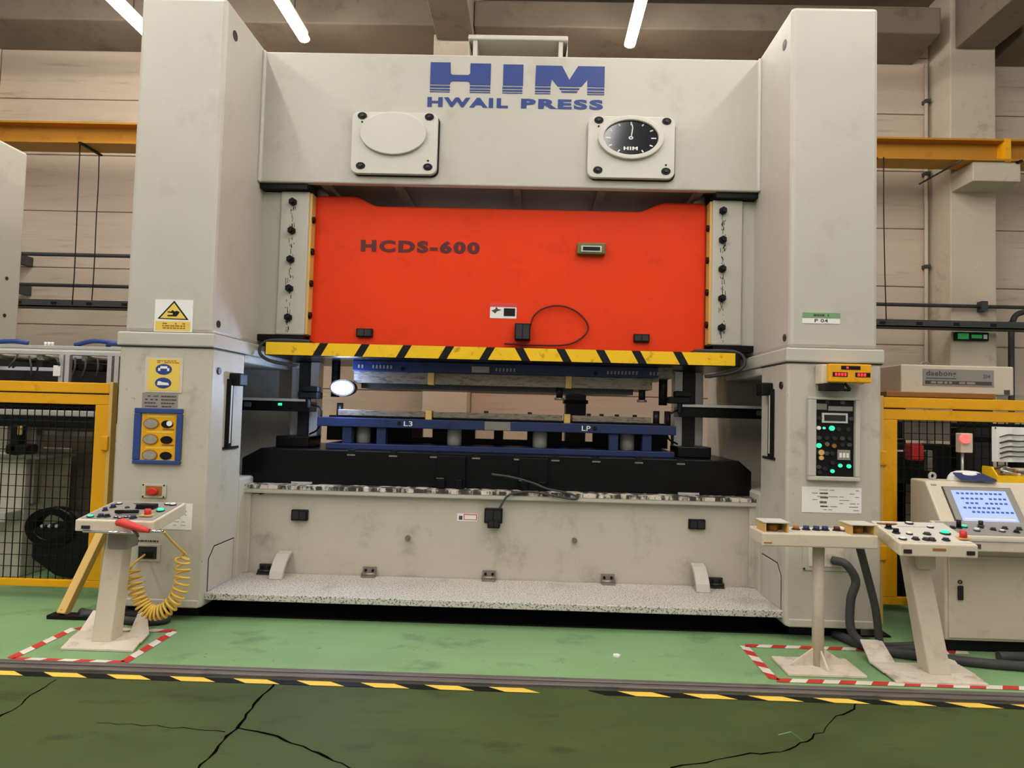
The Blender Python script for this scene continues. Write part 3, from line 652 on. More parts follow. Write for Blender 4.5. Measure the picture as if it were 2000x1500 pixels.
for (a, b) in ((700, 718), (728, 770), (968, 1015), (1185, 1250), (1268, 1290)):
    mk = MB()
    for j in range(max(2, (b - a) // 7)):
        x = dx(a + j * 7, DY, 720); mk.quad((x, DY - 0.0225, uz0 + 0.025), (x + 0.016, DY - 0.0225, uz0 + 0.025), (x + 0.018, DY - 0.0225, uz0 + 0.055), (x + 0.002, DY - 0.0225, uz0 + 0.055))
    tag(mk.build('chalk_mark', 'grey_label', ud), None, None, kind='stuff')
for a, b in ((690, 836), (848, 1105), (1117, 1275)):
    MB().box(dx(a, DY, 735), dx(b, DY, 735), DY + 0.02, 6.6, us, uz0).build('steel_insert', 'die_steel', ud, bev=0.004)
for px in (842, 1111): MB().box(dx(px - 6, DY, 735), dx(px + 6, DY, 735), DY - 0.005, DY + 0.12, us - 0.005, uz0).build('brass_block', 'wood_yellow', ud, bev=0.003)
MB().box(dx(700, DY, 750), dx(1240, DY, 750), DY + 0.1, 6.55, us - 0.045, us).build('stripper_plate', 'dark_steel', ud)
for px in (1093, 1254): MB().cyl((dx(px, 6.0, 760), 6.0, us - 0.09), (dx(px, 6.0, 760), 6.0, us), 0.03, n=12).build('guide_pin', 'black', ud); MB().cyl((dx(px, 6.0, 760), 6.0, us - 0.11), (dx(px, 6.0, 760), 6.0, us - 0.09), 0.045, n=12).build('pin_collar', 'steel', ud)
for px in (1295, 655): MB().cyl((dx(px, 6.2, 760), 6.2, us - 0.13), (dx(px, 6.2, 760), 6.2, bz0), 0.04, n=12).build('guide_post', 'dark_steel', ud)

# rear post seen through the opening
x0, x1, _, _ = RC(1105, 750, 1145, 810, 7.4)
pp = thing('scrap_duct', 'dark upright duct behind the die opening, right of the middle', 'duct', (x0, 7.5, 0))
MB().box(x0, x1, 7.4, 7.7, 0.0, 2.4).build('duct', 'dark_steel', pp, bev=0.01); MB().box(x0 - 0.02, x1 + 0.02, 7.38, 7.72, 1.72, 1.76).build('duct_joint', 'black', pp)

# transfer feeder arms passing through the side windows
def feeder(s, x_in, x_out, label, yb):
    zr = P(530 if s < 0 else 1410, yb, 6.0)[1]
    lo, hi = min(x_in, x_out), max(x_in, x_out)
    f = thing('transfer_feeder', label, 'feeder', ((lo + hi) / 2, 6.0, bzt), 'transfer feeders in the side windows')
    MB().box(lo, hi, 5.95, 6.15, zr, zr + 0.025).build('top_bar', 'aluminium', f, bev=0.004)
    MB().box(lo, hi, 5.98, 6.2, zr - 0.09, zr).build('rail_body', 'black_oil', f, bev=0.006)
    xp = x_in + s * 0.06
    for k, (d, m_) in enumerate(((0.0, 'aluminium'), (0.12, 'dark_steel'), (0.24, 'aluminium'))):
        x = xp + s * d * 0.9; wd = 0.04 if m_ == 'aluminium' else 0.06
        MB().box(x - wd, x + wd, 6.28 + 0.05 * k, 6.42 + 0.05 * k, bt, bz0 - 0.01).build('upright', m_, f, bev=0.006)
    for i in range(5):
        x = x_out - s * (0.1 + 0.09 * i); MB().box(x - 0.03, x + 0.03, 5.955, 5.98, zr - 0.06 - 0.01 * (i % 2), zr - 0.015).build('valve', 'rubber', f, bev=0.005)
    gx = x_in; m = MB().box(gx - 0.09, gx + 0.09, 5.92, 6.08, zr + 0.03, zr + 0.09).box(gx - 0.05, gx + 0.1, 5.9, 6.0, zr + 0.09, zr + 0.14)
    m.cyl((gx, 5.95, zr - 0.06), (gx, 5.95, zr + 0.05), 0.025, n=8); m.build('gripper', 'black', f, bev=0.01)
    MB().box(min(gx, gx + s * 0.3), max(gx, gx + s * 0.3), 6.0, 6.35, bt, bt + 0.1).build('arm_base', 'black_oil', f, bev=0.01)
    cb_ = spline([(gx, 6.02, bt + 0.12), (gx - s * 0.1, 5.95, bt + 0.18), (gx - s * 0.12, 5.95, bt + 0.35), (gx, 5.98, zr - 0.02)], 6); MB().tube(cb_, 0.009, 6).build('cable', 'black', f)
    return f
fl_ = feeder(-1, dx(605, 6.0), LX0 + 0.06, 'black transfer feeder with uprights in the left side window of the press', 783)
MB().box(dx(543, 5.95), dx(550, 5.95), 5.945, 5.955, P(546, 792, 5.95)[1], P(546, 787, 5.95)[1]).build('indicator', 'led_green', fl_)
feeder(1, dx(1325, 6.0), RX1 - 0.06, 'black transfer feeder with uprights in the right side window of the press', 797)

# work lamp shining out of the die space
wx, wz = P(667, 757, 5.92)
wl = thing('work_lamp', 'dazzling blue white work lamp shining out of the die opening', 'lamp', (wx, 5.95, wz))
MB().ell(wx, wz, 0.115, 0.075, 5.94, 6.03, 24).build('lamp_body', 'dark_steel', wl)
MB().ell(wx, wz, 0.095, 0.058, 5.925, 5.94, 24).build('lamp_lens', 'work_lamp', wl)
MB().box(wx - 0.02, wx + 0.02, 5.97, 6.0, wz, us).build('lamp_bracket', 'dark_steel', wl)
ldt = bpy.data.lights.new('work_lamp_beam', 'POINT'); ldt.energy = 22; ldt.color = (0.35, 0.55, 1.0); ldt.shadow_soft_size = 0.05
lo = bpy.data.objects.new('beam', ldt); COL.objects.link(lo); lo.parent = wl; lo.location = (0, -0.08, 0)

# ================================================================== SIGNS AND BOXES ON THE COLUMNS
CF = YC - 0.015                                     # face of the pedestals
def bars_in(mb, x0, x1, z0, z1, y, rows, fill=0.55, cut=0.8):
    h = (z1 - z0) / rows
    for i in range(rows):
        zc = z1 - (i + 0.5) * h; x = x0 + (x1 - x0) * random.uniform(0, 0.08)
        while x < x1 - 0.01:
            wd = (x1 - x0) * random.uniform(0.06, 0.2); e = min(x + wd, x1)
            if random.random() < cut: mb.quad((x, y, zc - h * fill / 2), (e, y, zc - h * fill / 2), (e, y, zc + h * fill / 2), (x, y, zc + h * fill / 2))
            x = e + (x1 - x0) * 0.03
    return mb
def plate(px, Y, name, label, cat, m, d=0.006, bev=0.0):
    x0, x1, z0, z1 = RC(*px, Y); t = thing(name, label, cat, ((x0 + x1) / 2, Y, z0))
    MB().box(x0, x1, Y - d, Y - 0.0005, z0, z1).build('board', m, t, bev=bev); return t, x0, x1, z0, z1, Y - d - 0.0015
def fine(mb, name, m, t): return tag(mb.build(name, m, t), None, None, kind='stuff')
# crushing hazard sign
t, x0, x1, z0, z1, y = plate((302, 585, 378, 649), YC, 'warning_sign', 'white sign with yellow warning triangle above a yellow text band', 'sign', 'white')
W, Hh = x1 - x0, z1 - z0; U = lambda u, v: (x0 + u * W, z0 + v * Hh)
MB().prism([U(0.08, 0.40), U(0.90, 0.38), U(0.50, 0.97)], y, y + 0.0015, 'y').build('triangle_border', 'black', t)
MB().prism([U(0.15, 0.425), U(0.83, 0.41), U(0.50, 0.90)], y - 0.001, y, 'y').build('triangle', 'sign_yellow', t)
m = MB().prism([U(0.34, 0.48), U(0.58, 0.48), U(0.63, 0.56), U(0.66, 0.62), U(0.58, 0.66), U(0.53, 0.63), U(0.46, 0.68), U(0.44, 0.63), U(0.34, 0.63), U(0.34, 0.60), U(0.48, 0.58), U(0.48, 0.53), U(0.34, 0.52)], y - 0.002, y - 0.001, 'y'); m.build('hand_pictogram', 'black', t)
MB().prism([U(0.03, 0.03), U(0.95, 0.03), U(0.95, 0.33), U(0.03, 0.33)], y, y + 0.0015, 'y').build('text_band', 'sign_yellow', t)
fine(bars_in(MB(), *[U(0.2, 0)[0], U(0.82, 0)[0]], U(0, 0.08)[1], U(0, 0.29)[1], y - 0.001, 3), 'print', 'sign_brown', t)
# protective equipment sign
t, x0, x1, z0, z1, y = plate((283, 698, 358, 767), CF, 'safety_sign', 'yellow sign with two blue oval symbols in a pale frame', 'sign', 'beige')
W, Hh = x1 - x0, z1 - z0
MB().prism([U(0.08, 0.05), U(0.92, 0.05), U(0.92, 0.95), U(0.08, 0.95)], y, y + 0.0015, 'y').build('face', 'sign_yellow', t)
fine(bars_in(MB(), U(0.3, 0)[0], U(0.9, 0)[0], U(0, 0.83)[1], U(0, 0.93)[1], y - 0.001, 2), 'print', 'sign_brown', t)
for v in (0.66, 0.27):
    c = U(0.5, v); o = MB().ell(c[0], c[1], 0.062, 0.041, y - 0.001, y, 24).build('blue_symbol', 'logo_blue', t)
    m = MB().mat(0)
    if v > 0.5: m.box(c[0] - 0.026, c[0] + 0.026, y - 0.002, y - 0.001, c[1] + 0.006, c[1] + 0.024).box(c[0] - 0.042, c[0] - 0.026, y - 0.002, y - 0.001, c[1] - 0.012, c[1] + 0.01).box(c[0] + 0.026, c[0] + 0.042, y - 0.002, y - 0.001, c[1] - 0.012, c[1] + 0.01)
    else: m.prism([(c[0] - 0.045, c[1] - 0.016), (c[0] + 0.045, c[1] - 0.016), (c[0] + 0.04, c[1] + 0.002), (c[0] - 0.005, c[1] + 0.006), (c[0] - 0.025, c[1] + 0.014), (c[0] - 0.04, c[1] + 0.012)], y - 0.002, y - 0.001, 'y')
    m.build('white_pictogram', 'white', o)
t, x0, x1, z0, z1, y = plate((277, 768, 348, 800), CF, 'instruction_label', 'grey printed instruction label under the yellow safety sign', 'label', 'grey_label', 0.003)
xm = (x0 + x1) / 2
fine(bars_in(bars_in(MB(), x0 + 0.02, xm - 0.01, z0 + 0.01, z1 - 0.01, y, 4, 0.4), xm + 0.01, x1 - 0.01, z0 + 0.01, z1 - 0.01, y, 4, 0.4), 'print', 'ink', t)
# gauge board
x0, x1, z0, z1 = RC(259, 797, 354, 907, CF - 0.03); t = thing('gauge_board', 'yellow gauge board with six ovals in a thick blue frame', 'board', ((x0 + x1) / 2, CF, z0)); fw = 0.05
MB().box(x0, x1, CF - 0.012, CF - 0.001, z0, z1).build('backing', 'sign_yellow', t)
for nm, q in (('frame_rail', (x0, x1, z1 - 0.038, z1)), ('frame_rail', (x0, x1, z0, z0 + 0.03)), ('frame_stile', (x0, x0 + fw, z0 + 0.03, z1 - 0.038)), ('frame_stile', (x1 - 0.04, x1, z0 + 0.03, z1 - 0.038))):
    MB().box(q[0], q[1], CF - 0.032, CF - 0.001, q[2], q[3]).build(nm, 'frame_blue', t, bev=0.006)
MB().box(x0 + fw + 0.012, x1 - 0.05, CF - 0.014, CF - 0.012, z0 + 0.04, z1 - 0.048).build('yellow_sheet', 'yellow', t)
for i in range(3):
    zc = z1 - 0.115 - i * 0.117; yy = CF - 0.0155
    MB().ell(x0 + 0.125, zc, 0.058, 0.040, yy - 0.006, yy, 24).build('gauge_rim', 'sign_brown', t); MB().ell(x0 + 0.125, zc, 0.05, 0.033, yy - 0.008, yy - 0.006, 24).build('gauge_face', 'gauge_face', t)
    MB().ell(x0 + 0.245, zc - 0.002, 0.045, 0.029, yy - 0.004, yy, 20).build('dark_window', 'black', t)
    if i == 0: MB().ell(x0 + 0.262, zc + 0.004, 0.022, 0.02, yy - 0.006, yy - 0.004, 14).build('window_glint', 'white', t)
    MB().box(x0 + 0.09, x1 - 0.07, yy, yy + 0.001, zc + 0.048, zc + 0.062).build('caption_strip', 'tape_yellow', t)
    MB().box(x0 + 0.21, x1 - 0.06, yy, yy + 0.001, zc - 0.046, zc - 0.036).build('caption', 'sign_brown', t)
# emergency stop box
x0, x1, z0, z1 = RC(277, 945, 326, 972, CF); t = thing('stop_button_box', 'small recessed box with red button below the gauge board', 'button box', ((x0 + x1) / 2, CF, z0))
MB().box(x0, x1, CF - 0.012, CF - 0.001, z0, z1).build('flange', 'cream_worn', t, bev=0.003); MB().box(x0 + 0.035, x1 - 0.03, CF - 0.016, CF - 0.012, z0 + 0.018, z1 - 0.015).build('recess', 'sign_brown', t)
MB().ell((x0 + x1) / 2 + 0.005, (z0 + z1) / 2, 0.036, 0.026, CF - 0.045, CF - 0.016, 18).build('red_button', 'red', t, bev=0.006)
for fx in (0.08, 0.92):
    for fz in (0.08, 0.92): MB().ell(x0 + (x1 - x0) * fx, z0 + (z1 - z0) * fz, 0.006, 0.006, CF - 0.015, CF - 0.012, 8).build('screw', 'black', t)
# paper on the left column
t, x0, x1, z0, z1, y = plate((313, 983, 376, 1034), CF, 'paper_notice', 'white paper notice on the left column behind the coiled hose', 'notice', 'paper', 0.003)
fine(bars_in(MB(), x0 + 0.1, x1 - 0.04, z0 + 0.02, z1 - 0.02, y, 6, 0.16, 0.5), 'print', 'grey_label', t)
# service socket
x0, x1, z0, z1 = RC(268, 1063, 314, 1096, CF); t = thing('service_socket', 'dark recessed service socket with pale frame beside the coiled hose', 'socket', ((x0 + x1) / 2, CF, z0))
MB().box(x0, x1, CF - 0.01, CF - 0.001, z0, z1).build('flange', 'cream', t, bev=0.003); MB().box(x0 + 0.015, x1 - 0.025, CF - 0.014, CF - 0.01, z0 + 0.02, z1 - 0.015).build('recess', 'dark_steel', t)
MB().box(x0 + 0.05, x0 + 0.12, CF - 0.024, CF - 0.014, z0 + 0.03, z1 - 0.05).build('connector', 'black', t, bev=0.005)
fine(bars_in(MB(), x0, x1 - 0.02, z1 + 0.015, z1 + 0.03, CF - 0.0015, 1, 0.9), 'print', 'ink', t)
# labels on the right column
t, x0, x1, z0, z1, y = plate((1567, 611, 1640, 632), YC, 'machine_label', 'narrow green and white machine number label on the right column', 'label', 'paper', 0.004)
MB().box(x0, x1, y, y + 0.0015, (z0 + z1) / 2, z1).build('green_band', 'green_label', t)
text_mb('P 04', x0 + 0.09, x1 - 0.09, z0 + 0.008, (z0 + z1) / 2 - 0.006, y, 0.02).build('number_print', 'ink', t)
fine(bars_in(MB(), x0 + 0.08, x1 - 0.08, (z0 + z1) / 2 + 0.01, z1 - 0.008, y - 0.001, 1, 0.7), 'print', 'ink', t)
# yellow light curtain controller
bxy = CF - 0.16
x0, x1, z0, z1 = RC(1620, 711, 1702, 747, bxy); t = thing('display_unit', 'yellow display unit with red digits on the right column', 'display', ((x0 + x1) / 2, CF, z0))
MB().box(x0, x1, bxy, CF - 0.05, z0, z1).build('yellow_case', 'yellow', t, bev=0.008)
a0 = RC(1603, 712, 1622, 748, CF - 0.1); MB().box(a0[0], x1 - 0.03, CF - 0.12, CF - 0.001, a0[2] - 0.005, a0[3]).build('mount', 'beige', t, bev=0.006)
MB().box(x0 + 0.085, x0 + 0.22, bxy - 0.004, bxy, z1 - 0.04, z1 - 0.014).build('display_window', 'black', t)
MB().box(x0 + 0.12, x0 + 0.135, bxy - 0.006, bxy - 0.004, z1 - 0.034, z1 - 0.02).build('red_digit', 'led_red', t)
for c, n in ((x0 + 0.085, 4), (x0 + 0.245, 3)):
    MB().box(c - 0.06, c + 0.045, bxy - 0.003, bxy, z0 + 0.04, z0 + 0.072).build('digit_window', 'black', t)
    for j in range(n): MB().box(c - 0.045 + j * 0.022, c - 0.03 + j * 0.022, bxy - 0.005, bxy - 0.003, z0 + 0.045, z0 + 0.067).build('red_digit', 'led_red', t)
MB().box(x0 - 0.02, x0 + 0.12, bxy + 0.02, CF - 0.02, z0 - 0.06, z0 - 0.006).build('terminal_block', 'black', t, bev=0.006)
MB().tube(spline([(x0 + 0.13, bxy + 0.05, z0), (x0 + 0.16, bxy + 0.03, z0 - 0.05), (x0 + 0.12, bxy + 0.06, z0 - 0.05)], 6), 0.01, 6).build('cable', 'black', t)
# recessed control panel
x0, x1, z0, z1 = RC(1576, 777, 1674, 937, CF); t = thing('switch_cabinet', 'dark switch cabinet with glowing green lamps set in the right column', 'switch cabinet', ((x0 + x1) / 2, CF, z0))
for q in ((x0, x1, z0, z0 + 0.03), (x0, x1, z1 - 0.02, z1), (x0, x0 + 0.055, z0 + 0.03, z1 - 0.02), (x1 - 0.035, x1, z0 + 0.03, z1 - 0.02)): MB().box(q[0], q[1], CF - 0.045, CF - 0.001, q[2], q[3]).build('case_frame', 'cream', t, bev=0.006)
MB().box(x0 + 0.055, x1 - 0.035, CF - 0.012, CF - 0.001, z0 + 0.03, z1 - 0.02).build('panel', 'black', t)
V = lambda u, v: (x0 + 0.055 + u * (x1 - x0 - 0.09), z0 + 0.03 + v * (z1 - z0 - 0.05)); yf = CF - 0.012
a, b = V(0.17, 0.70), V(0.83, 0.83); MB().box(a[0], b[0], yf - 0.012, yf, a[1], b[1]).build('meter_frame', 'white_plate', t); MB().box(a[0] + 0.015, b[0] - 0.015, yf - 0.014, yf - 0.012, a[1] + 0.014, b[1] - 0.014).build('meter_display', 'dark_steel', t)
a, b = V(0.02, 0.87), V(0.30, 0.95); MB().box(a[0], b[0], yf - 0.006, yf, a[1], b[1]).build('switch_cover', 'steel', t)
a, b = V(0.34, 0.86), V(0.97, 0.92); MB().box(a[0], b[0], yf - 0.004, yf, a[1], b[1]).build('name_strip', 'grey_label', t)
for u, v, r_, mm in ((0.42, 0.63, 0.020, 'led_green'), (0.09, 0.40, 0.019, 'led_green'), (0.64, 0.145, 0.015, 'led_green'), (0.86, 0.14, 0.016, 'led_green'), (0.44, 0.07, 0.015, 'led_green'), (0.22, 0.63, 0.010, 'led_green'), (0.08, 0.63, 0.016, 'white'), (0.15, 0.31, 0.022, 'wood_yellow'), (0.15, 0.24, 0.018, 'wood_yellow'), (0.48, 0.40, 0.016, 'sign_brown'), (0.30, 0.42, 0.016, 'olive')):
    c = V(u, v); k_ = MB().ell(c[0], c[1], r_ * 1.35, r_ * 1.25, yf - 0.01, yf, 14).build('lamp_ring', 'dark_steel', t); MB().ell(c[0], c[1], r_, r_ * 0.9, yf - 0.018, yf - 0.01, 14).build('indicator_lamp', mm, t)
a, b = V(0.58, 0.22), V(0.90, 0.35); MB().box(a[0], b[0], yf - 0.01, yf, a[1], b[1]).build('counter', 'grey_label', t)
for i in range(3):
    a, b = V(0.62 + i * 0.09, 0.25), V(0.68 + i * 0.09, 0.31); MB().box(a[0], b[0], yf - 0.013, yf - 0.01, a[1], b[1]).build('counter_key', 'white', t)
for i, (u, v) in enumerate(((0.1, 0.5), (0.3, 0.5), (0.5, 0.5), (0.7, 0.5), (0.88, 0.5), (0.7, 0.42), (0.88, 0.42), (0.6, 0.62), (0.85, 0.62), (0.1, 0.12), (0.25, 0.1), (0.12, 0.05), (0.3, 0.3), (0.44, 0.3), (0.1, 0.76), (0.92, 0.76), (0.45, 0.18), (0.3, 0.97), (0.7, 0.97))):
    c = V(u, v); MB().ell(c[0], c[1], 0.018, 0.015, yf - 0.012, yf, 10).build('switch', 'dark_steel' if i % 3 else 'rubber', t)
# papers and sockets low on the right column
t, x0, x1, z0, z1, y = plate((1567, 952, 1681, 1001), CF, 'paper_notice', 'white printed table sheet below the cabinet with green lamps', 'notice', 'paper', 0.003)
m = MB(); bars_in(m, x0 + 0.05, x1 - 0.02, z0 + 0.01, z1 - 0.01, y, 7, 0.14, 0.6); bars_in(m, x0 + 0.13, x0 + 0.19, z0 + 0.03, z1 - 0.03, y, 4, 0.35, 1.0)
fine(m, 'print', 'ink', t)
x0, x1, z0, z1 = RC(1568, 1066, 1660, 1114, CF); t = thing('connector_plate', 'pale connector plate low on the right column behind the post', 'connector plate', ((x0 + x1) / 2, CF, z0))
MB().box(x0, x1, CF - 0.008, CF - 0.001, z0, z1).build('plate', 'cream', t, bev=0.003); MB().box(x0 + 0.04, x1 - 0.05, CF - 0.014, CF - 0.008, z0 + 0.03, z1 - 0.005).build('cover', 'beige_dirty', t, bev=0.003)
for fx in (0.03, 0.97): MB().ell(x0 + (x1 - x0) * fx, z0 + 0.012, 0.008, 0.008, CF - 0.012, CF - 0.008, 8).build('screw', 'black', t)
# stickers on slide and bed
t, x0, x1, z0, z1, y = plate((957, 592, 1009, 622), SY, 'press_sticker', 'white and red warning sticker on the red orange slide', 'sticker', 'white', 0.003)
W, Hh = x1 - x0, z1 - z0
MB().box(x0, x1, y, y + 0.001, z1 - 0.035, z1).build('red_band', 'cloth_red', t); MB().box(x0 + W * 0.52, x1 - 0.012, y, y + 0.001, z0 + 0.02, z1 - 0.045).build('black_field', 'black', t)
MB().prism([U(0.05, 0.5), U(0.2, 0.3), U(0.26, 0.45), U(0.45, 0.55), U(0.3, 0.6), U(0.24, 0.75), U(0.18, 0.58)], y, y + 0.001, 'y').build('pictogram', 'ink', t)
t, x0, x1, z0, z1, y = plate((893, 1003, 932, 1018), YB, 'press_sticker', 'small white sticker with red outline on the cream bed', 'sticker', 'white', 0.003)
MB().box(x0 + 0.055, x1 - 0.004, y, y + 0.001, z0 + 0.012, z1 - 0.004).build('red_frame', 'cloth_red', t); MB().box(x0 + 0.062, x1 - 0.01, y - 0.001, y, z0 + 0.018, z1 - 0.012).build('text_field', 'white', t); MB().box(x0 + 0.015, x0 + 0.045, y, y + 0.001, z0 + 0.012, z1 - 0.02).build('pictogram', 'ink', t)

# ================================================================== LEFT SIDE: NEIGHBOUR PRESS, CONVEYOR, FENCE, FEEDER
nx = P(45, 480, 7.2)[0]; nz = P(45, 300, 7.2)[1]
nb = thing('neighbour_press', 'cream column of another press at the left edge of the picture', 'press', (nx - 0.4, 6.5, 0))
MB().box(nx - 0.75, nx, 5.0, 7.2, 2.13, nz).build('column', 'cream', nb, bev=0.03)
MB().box(nx - 0.79, nx + 0.03, 4.97, 7.23, 2.03, 2.13).build('collar', 'cream', nb, bev=0.012)
MB().box(nx - 0.77, nx + 0.02, 4.98, 7.2, 0.0, 2.03).build('pedestal', 'cream_worn', nb, bev=0.02)
for z in (2.5, 2.9): MB().cyl((nx - 0.02, 7.0, z), (nx + 0.006, 7.0, z), 0.02, n=8).build('bolt', 'dark_steel', nb)

def lx(px, Y, py=900): return P(px, py, Y)[0]
def lz(py, Y, px=110): return P(px, py, Y)[1]
CY = 6.0
cv = thing('transfer_conveyor', 'aluminium framed conveyor above the yellow fence left of the press', 'conveyor', (-4.2, 6.2, 0))
zc0, zc1 = lz(693, CY), lz(675, CY)
for y0 in (CY, CY + 0.5):
    for k, (a, b) in enumerate(((zc1 - 0.03, zc1), (zc0, zc0 + 0.035))): MB().box(-5.6, -3.14, y0, y0 + 0.06, a, b).build('profile_rail', 'aluminium', cv, bev=0.004)
MB().box(-5.6, -3.14, CY + 0.01, CY + 0.05, zc0 + 0.035, zc1 - 0.03).build('rail_web', 'white', cv)
for i in range(6):
    x = -5.4 + i * 0.42; MB().cyl((x, CY + 0.03, zc0 - 0.02), (x, CY + 0.53, zc0 - 0.02), 0.03, n=10).build('roller', 'steel', cv)
zf = lz(742, CY)
for px in (110, 122, 205, 219):
    MB().box(lx(px, CY) - 0.02, lx(px, CY) + 0.02, CY - 0.01, CY + 0.03, zf - 0.05, zc0).build('hanger_post', 'aluminium', cv)
MB().box(lx(0, CY) - 0.4, lx(100, CY), CY, CY + 0.06, lz(725, CY), lz(718, CY)).build('cylinder_bar', 'chrome', cv)
MB().box(lx(55, CY), lx(108, CY), CY + 0.1, CY + 0.25, lz(720, CY), lz(705, CY)).build('valve_block', 'black', cv, bev=0.01)
MB().box(lx(130, CY), lx(180, CY), CY + 0.08, CY + 0.2, lz(722, CY), lz(707, CY)).build('valve_block', 'black', cv, bev=0.01)
MB().box(lx(98, CY), lx(112, CY), CY - 0.03, CY + 0.05, lz(735, CY), lz(714, CY)).build('cylinder_clevis', 'white', cv, bev=0.004)
for a, b, c, d in ((10, 720, 22, 695), (55, 735, 45, 697), (136, 734, 136, 698), (155, 736, 157, 698), (182, 735, 180, 698), (100, 698, 107, 720)):
    MB().tube(spline([(lx(a, CY), CY - 0.02, lz(b, CY)), ((lx(a, CY) + lx(c, CY)) / 2 + 0.03, CY - 0.04, (lz(b, CY) + lz(d, CY)) / 2), (lx(c, CY), CY, lz(d, CY))], 5), 0.009, 6).build('air_tube', 'rubber', cv)
MB().box(-5.6, -3.15, CY + 0.5, CY + 0.56, zf - 0.4, zc0).build('back_board', 'dark_steel', cv)
for x in (-5.5, -4.3, -3.3): MB().box(x - 0.03, x + 0.03, CY + 0.52, CY + 0.58, 0, zc0).build('leg', 'dark_steel', cv)
MB().box(-5.6, -3.15, CY - 0.02, CY + 0.5, zf - 0.12, zf - 0.06).build('drip_tray', 'black', cv)
for i, (a, b) in enumerate(((0, 26), (120, 235), (185, 238))):
    pts = [(lx(a, CY) - (0.3 if a == 0 else 0), CY + 0.1, zc1 + 0.02), (lx((a + b) / 2 - 10, CY), CY + 0.05, zc1 + 0.035 + 0.02 * (i % 2)), (lx(b, CY), CY + 0.1, zc1 + 0.025)]
    MB().tube(spline(pts, 8), 0.022, 7).build('blue_hose', 'blue_cable', cv)
for px in (68, 75, 82): MB().cyl((lx(px, CY), CY + 0.05, zc1), (lx(px, CY), CY + 0.05, zc1 + 0.035), 0.012, n=8).build('air_fitting', 'white', cv)

FY = 5.42
def fence(x0, x1, zt, zb_, side, name, label, post_px):
    f = thing('safety_fence', label, 'fence', ((x0 + x1) / 2, FY, 0), 'yellow mesh fences beside the press')
    w_ = 0.115
    MB().box(x0, x1, FY - 0.03, FY + 0.04, zt - 0.085, zt).build('header_rail', 'yellow', f, bev=0.006)
    MB().box(x0, x1, FY - 0.02, FY + 0.03, zt - 0.18, zt - 0.095).build('top_rail', 'yellow', f, bev=0.006)
    MB().box(x0, x1, FY - 0.02, FY + 0.03, zb_, zb_ + 0.06).build('bottom_rail', 'yellow', f, bev=0.006)
    xi = x1 if side < 0 else x0
    a, b = sorted((xi, xi + side * w_)); MB().box(a, b, FY - 0.02, FY + 0.03, zb_ + 0.06, zt - 0.18).build('gate_stile', 'yellow', f, bev=0.006)
    a, b = sorted((xi, xi - side * 0.03)); MB().box(a, b, FY - 0.03, FY + 0.04, 0.0, zt + 0.01).build('hinge_post', 'wood_yellow', f, bev=0.004)
    for z in (zt - 0.55, zb_ + 0.35): MB().box(xi - 0.04, xi + 0.02, FY - 0.05, FY - 0.02, z, z + 0.12).build('hinge', 'yellow', f, bev=0.01)
    m = MB(); lo, hi = (x0, xi - w_) if side < 0 else (xi + w_, x1)
    x = lo
    while x < hi: m.box(x - 0.0028, x + 0.0028, FY + 0.0, FY + 0.006, zb_ + 0.06, zt - 0.18); x += 0.062
    z = zb_ + 0.06; 
    while z < zt - 0.18: m.box(lo, hi, FY + 0.006, FY + 0.011, z - 0.0025, z + 0.0025); z += 0.093
    mm = m.build('wire_mesh', 'black', f); mm['kind'] = 'stuff'
    return f
ztl = lz(746, FY, 110); zbl = lz(1145, FY, 90)
fe = fence(-5.6, lx(208, FY, 950), ztl, zbl, -1, 'safety_fence', 'yellow framed mesh fence left of the press', 0)
ztr = P(1860, 779, FY)[1]; zbr = P(1740, 1180, FY)[1]
fr = fence(P(1722, 950, FY)[0], 6.2, ztr, zbr, 1, 'safety_fence', 'yellow framed mesh fence right of the press', 0)
# wooden brace
a0 = Vector((*[lx(192, 5.2, 1040)], 5.25, P(192, 1040, 5.25)[1])); a1 = Vector((FL(122, 1208)[0], FL(122, 1208)[1], 0.03))
t = thing('fence_brace', 'yellowish slanting steel brace propping the left fence', 'brace', (a1.x, a1.y, 0))
d = (a0 - a1); a0 = a1 + d * 1.12
m = MB(); ax = (a0 - a1).normalized(); sd = Vector((0, 1, 0)); sd = (sd - ax * sd.dot(ax)).normalized(); nn = ax.cross(sd)
for wv, mi in ((0.035, 0),):
    b = len(m.v); m.v += [tuple(p + sd * s1 * wv + nn * s2 * wv * 0.9) for p in (a1, a0) for s1, s2 in ((-1, -1), (1, -1), (1, 1), (-1, 1))]
    for q in ((0, 1, 2, 3), (7, 6, 5, 4), (0, 4, 5, 1), (1, 5, 6, 2), (2, 6, 7, 3), (3, 7, 4, 0)): m.face([b + i for i in q])
m.build('bar', 'wood_yellow', t, bev=0.005)
MB().box(a1.x - 0.10, a1.x + 0.30, a1.y - 0.03, a1.y + 0.06, 0.0, 0.03).build('foot_plate', 'black', t, bev=0.004)
MB().cyl((a1.x, a1.y, 0.03), (a1.x, a1.y, 0.07), 0.02, n=8).build('anchor_bolt', 'dark_steel', t)
tag(MB().tube(spline([(-3.35, 5.0, 0.03), (-3.0, 4.86, 0.03), (-2.75, 4.82, 0.03), (-2.65, 4.9, 0.03), (-3.0, 5.0, 0.03), (-3.3, 4.92, 0.03)], 8), 0.028, 8).build('floor_hose', 'rubber'), 'black hose lying on the floor at the foot of the left column', 'hose')

